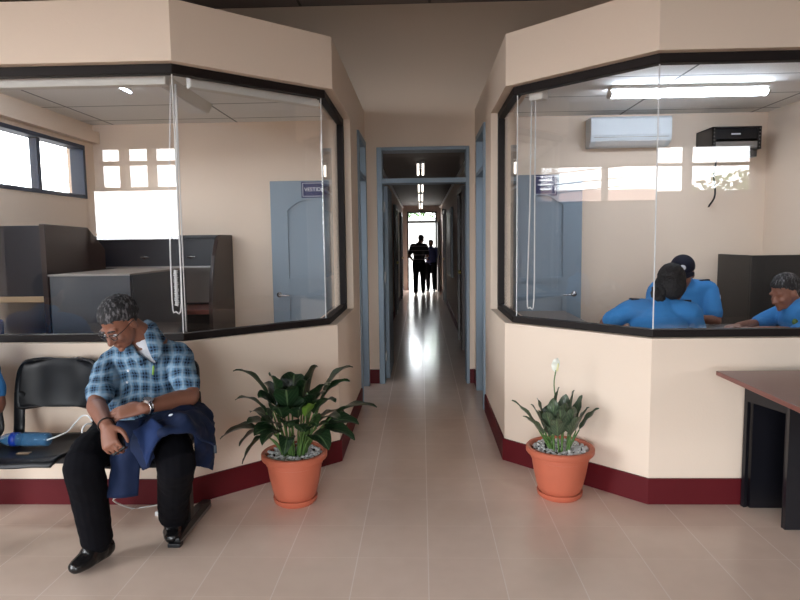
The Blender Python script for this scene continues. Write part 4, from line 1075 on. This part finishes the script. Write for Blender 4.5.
def pot(name, label, cx, cy, k):
    t = thing(name, label, 'potted plant', (cx, cy, 0))
    pr = [(.0, .03), (.106, .03), (.113, .037), (.124, .075), (.138, .14), (.146, .19), (.149, .215), (.155, .218), (.157, .243), (.176, .247), (.180, .253), (.180, .276), (.174, .282), (.160, .282), (.154, .275), (.150, .25), (.0, .245)]
    MB().lathe([(max(.001, r*k), z) for r, z in pr], (cx, cy, 0), 48).build('pot', TERRA, t, smooth=True).modifiers.new('es', 'EDGE_SPLIT').split_angle = .7
    pr = [(.001, 0), (.105, 0), (.118, .012), (.122, .034), (.117, .036), (.108, .026), (.001, .024)]
    MB().lathe([(r*k, z) for r, z in pr], (cx, cy, 0), 40).build('saucer', TERRA, t, smooth=True).modifiers.new('es', 'EDGE_SPLIT').split_angle = .7
    MB().lathe([(.001, .24), (.149*k, .24), (.149*k, .256), (.001, .262)], (cx, cy, 0), 32).build('soil', SOIL, t)
    m = MB()
    for i in range(330):
        a = random.random()*2*PI; r = .145*k*math.sqrt(random.random()); s = random.uniform(.007, .0125)
        R = Matrix.Rotation(random.random()*6, 3, 'Z') @ Matrix.Rotation(random.random(), 3, 'X')
        m.ball((cx+r*math.cos(a), cy+r*math.sin(a), .263+random.random()*.012), (s, s*.8, s*.6), R, 8, 5)
    props(m.build('pebbles', PEB, t, smooth=True), kind='stuff')
    return t
cx, cy = -.70, 3.295
t = pot('potted_peace_lily', 'bushy dark green plant in terracotta pot beside the seated man', cx, cy, .985)
mb = MB(); mb_s = MB()
spec = [(233, 371, -.10, .045, .03), (235, 400, -.16, .035, .02), (220, 439, -.08, .06, .05), (242, 464, -.16, .05, .09), (254, 436, -.26, .05, .06), (318, 367, .05, .07, .02), (353, 367, .1, .05, .02), (350, 381, .02, .035, .03),
        (377, 407, -.05, .055, .05), (355, 440, -.14, .05, .07), (329, 450, -.25, .05, .07), (284, 456, -.3, .035, .08), (239, 446, -.02, .05, .08), (359, 424, .02, .05, .06), (295, 374, .12, .06, .02), (262, 383, .05, .055, .03),
        (270, 376, -.1, .05, .03), (336, 402, -.18, .045, .05), (250, 412, .1, .05, .04), (330, 385, -.1, .05, .03), (285, 390, -.2, .055, .03), (246, 425, -.2, .05, .05), (345, 412, .15, .05, .05), (308, 380, -.05, .055, .02),
        (262, 446, -.22, .045, .08), (318, 426, -.28, .05, .06), (300, 410, -.27, .04, .05), (272, 410, -.25, .05, .05),
        (258, 398, -.12, .05, .03), (290, 400, -.1, .055, .03), (325, 395, -.08, .055, .03), (340, 420, -.2, .05, .04), (262, 425, -.18, .05, .04), (285, 425, -.24, .05, .03), (306, 432, -.2, .045, .03), (345, 430, -.02, .05, .04), (310, 395, .1, .06, .02), (275, 392, .12, .06, .02)]
for u, v, dy, w_, sg in spec:
    tip = at(u, v, cy+dy); a = math.atan2(tip.y-cy, tip.x-cx); r = .05
    b = V((cx+r*math.cos(a)+random.uniform(-.02, .02), cy+r*math.sin(a)+random.uniform(-.02, .02), .265))
    leaf(mb, b, tip, w_*1.2, sg+.03, .42, roll=random.uniform(-.4, .4), arch=.05 if tip.z < .62 else .02)
fo = mb.build('foliage', GREEN, t, smooth=True); mb_s.build('stalks', STEM, t, smooth=True)
mb = MB(); mb_s = MB()
leaf(mb, (cx+.02, cy-.03, .265), at(315, 404, cy-.22), .032, .10, .5)
mb.build('young_leaf', leaf_mat('fresh green leaf', (98, 138, 48), (124, 160, 66), .2), t, smooth=True); mb_s.build('young_stalk', STEM, t, smooth=True)
cx, cy = .752, 3.38
t = pot('potted_peace_lily', 'small pale veined plant with one white flower in terracotta pot', cx, cy, 1.02)
mb = MB(); mb_s = MB()
spec = [(512, 400, -.06, .026, .02), (523, 416, -.12, .034, .02), (531, 404, .02, .03, .02), (537, 398, .06, .028, .01), (559, 387, 0, .048, .0), (574, 390, .03, .052, .0), (582, 395, .08, .026, .01), (589, 407, -.02, .044, .02), (599, 408, .02, .024, .03),
        (553, 398, -.08, .04, .0), (566, 402, -.1, .05, .01), (546, 412, -.14, .045, .01), (580, 416, -.12, .036, .02), (541, 420, -.1, .034, .02), (570, 412, .1, .04, .0), (556, 418, -.15, .034, .02), (560, 408, -.12, .046, .0), (549, 404, .05, .046, .0), (574, 406, -.1, .044, .0), (566, 394, .1, .046, 0), (538, 410, -.05, .038, .01)]
for u, v, dy, w_, sg in spec:
    tip = at(u, v, cy+dy); a = math.atan2(tip.y-cy, tip.x-cx); r = .06
    b = V((cx+r*math.cos(a)+random.uniform(-.015, .015), cy+r*math.sin(a)+random.uniform(-.015, .015), .265))
    leaf(mb, b, tip, w_*1.05, sg, .34, roll=random.uniform(-.5, .5))
mb.build('foliage', GREENV, t, smooth=True); mb_s.build('stalks', STEM, t, smooth=True)
f0, f1, f2 = V((cx-.01, cy, .265)), at(554, 385, cy), at(556, 370, cy)
MB().tube([f0, f0.lerp(f1, .6)+V((.006, 0, 0)), f1, f2], .0035, seg=6).build('flower_stem', STEM, t, smooth=True)
mb = MB(); mb_s = MB(); leaf(mb, f2-V((.005, 0, .015)), at(557, 358, cy-.02), .022, .005, .02, roll=.3); sp = mb.build('flower_spathe', SPATH, t, smooth=True)
mb_s.b.free()
MB().limb([f2+V((.004, -.012, .0)), f2+V((.008, -.018, .035))], [.006, .005], seg=8, n=2).build('flower_spadix', mat('cream spadix', (226, 220, 170), .6), t, smooth=True)

# ------------------------------------------------------------------ outdoors
m = MB().box(-60, 60, -60, 80, -.4, -.125)
struct(m.build('ground', GROUND, base=(0, 0, -.125)), 'ground outside the building, darkened to cut bounced light', 'ground')
def tree(x, y, h, r, label, seed):
    rnd = random.Random(seed)
    t = thing('tree', label, 'tree', (x, y, -.13), 'trees outside the building')
    MB().limb([(x, y, -.2), (x+.1, y, h*.3), (x, y+.1, h*.65)], [h*.05, h*.035, h*.02], seg=10).build('trunk', BARK, t, smooth=True)
    m = MB()
    for i in range(700):
        d = V((rnd.gauss(0, 1), rnd.gauss(0, 1), rnd.gauss(0, 1))).normalized()*r*rnd.uniform(.55, 1.05)
        c = V((x, y, h*.72))+V((d.x, d.y, d.z*.8)); a = V((rnd.gauss(0, 1), rnd.gauss(0, 1), rnd.gauss(0, .6))).normalized(); b = a.orthogonal().normalized()
        s = r*.1
        m.b.faces.new([m.b.verts.new(c+a*s), m.b.verts.new(c+b*s*.5), m.b.verts.new(c-a*s), m.b.verts.new(c-b*s*.5)])
    m.build('foliage', TREEF, t)
tree(1.6, 30, 4.6, 1.7, 'leafy tree seen through the far corridor doorway', 1)
tree(-1.6, 34, 4.2, 1.8, 'second leafy tree seen through the far corridor doorway', 2)
tree(8.6, -11, 3.0, 1.3, 'tree reflected in the right front pane', 3)
tree(5.4, -12, 2.7, 1.1, 'low tree reflected in the right front pane', 4)
struct(MB().box(-2, 2, 18.15, 25, -.124, -.02).build('brightener', mat('pale path', (158, 154, 148), .9)), 'pale path added on the ground outside the far corridor doorway', 'brightener')  # slab added to whiten the dark ground seen in the doorway
m = MB().box(-7, 7, 25, 25.2, -.13, 2.2).box(-7.05, 7.05, 24.95, 25.25, 2.2, 2.28)
props(m.build('sky_blocker', mat('grey sky blocker', (150, 148, 144), .9)), 'added screen beyond the far corridor doorway, dimming its reflection on the floor', 'wall')  # added screen blocks bright sky, weakening the glare on the corridor floor
hs = thing('house', 'pale neighbouring house reflected in the right angled pane', 'house', (-13.5, 1.5, -.13))
MB().box(-16, -12, -3, 6, -.13, 1.8).build('walls', PALEW, hs)
MB().prism([(-16.3, 1.75), (-11.7, 1.75), (-11.7, 1.85), (-14, 2.82), (-16.3, 1.85)], -3.3, 6.3, axis=1).build('roof', ROOFT, hs)
for i, (z0, z1) in enumerate(((2.25, 2.3), (2.1, 2.12), (2.45, 2.5))):
    props(MB().tube([(-7, 1, z0+.25), (-6.5, 5, z0-.1), (-6.2, 9, z1)], .012, seg=6).build('overhead_wire', BLKM), '%s overhead wire seen through the strip window' % ('middle', 'lowest', 'highest')[i], 'wire')

# ------------------------------------------------------------------ light
w = bpy.data.worlds.new('sky'); sc.world = w; w.use_nodes = True
nt = w.node_tree; nt.nodes.clear()
bg = nt.nodes.new('ShaderNodeBackground'); ow = nt.nodes.new('ShaderNodeOutputWorld'); nt.links.new(bg.outputs[0], ow.inputs[0])
tc = nt.nodes.new('ShaderNodeTexCoord'); nz = nt.nodes.new('ShaderNodeTexNoise'); nz.inputs['Scale'].default_value = 2
nt.links.new(tc.outputs['Generated'], nz.inputs['Vector'])
cr = nt.nodes.new('ShaderNodeValToRGB'); cr.color_ramp.elements[0].color = (.86, .93, 1, 1); cr.color_ramp.elements[1].color = (1, 1, 1, 1)
nt.links.new(nz.outputs['Fac'], cr.inputs[0]); nt.links.new(cr.outputs[0], bg.inputs[0])
bg.inputs[1].default_value = SKY = 9.0
def portal(name, c, rot, sx, sy):
    l = bpy.data.lights.new(name, 'AREA'); l.shape = 'RECTANGLE'; l.size = sx; l.size_y = sy; l.cycles.is_portal = True
    o = bpy.data.objects.new(name, l); COL.objects.link(o); o.location = c; o.rotation_euler = rot
portal('sky_portal', (-6.1, -.87, 1.6), (0, -PI/2, 0), 3.2, 2.65)
portal('sky_portal', (-.95, -4.6, 1.3), (PI/2, 0, 0), 2.9, 2.6)
portal('sky_portal', (-4.78, -4.6, 2.31), (PI/2, 0, 0), 2.35, 1.62)
portal('sky_portal', (4.64, -4.6, 2.6), (PI/2, 0, 0), 2.3, .8)
portal('sky_portal', (-6.1, 1.9, 2.3), (0, -PI/2, 0), .6, 2.5)
portal('sky_portal', (-3.3, 4.96, 2.1), (0, -PI/2, 0), .5, 2.05)
portal('sky_portal', (.02, CE+.2, 1.1), (-PI/2, 0, 0), .85, 2.25)

sc.view_settings.view_transform = 'Standard'; sc.view_settings.look = 'None'
sc.view_settings.gamma = 1; sc.view_settings.use_curve_mapping = False
sc.view_settings.exposure = 0.87
sc.cycles.use_denoising = True
sc.cycles.max_bounces = 10; sc.cycles.diffuse_bounces = 6; sc.cycles.glossy_bounces = 5; sc.cycles.transmission_bounces = 8; sc.cycles.transparent_max_bounces = 24
sc.cycles.sample_clamp_indirect = 2.5; sc.cycles.blur_glossy = 1.0
sc.cycles.caustics_reflective = False; sc.cycles.caustics_refractive = False
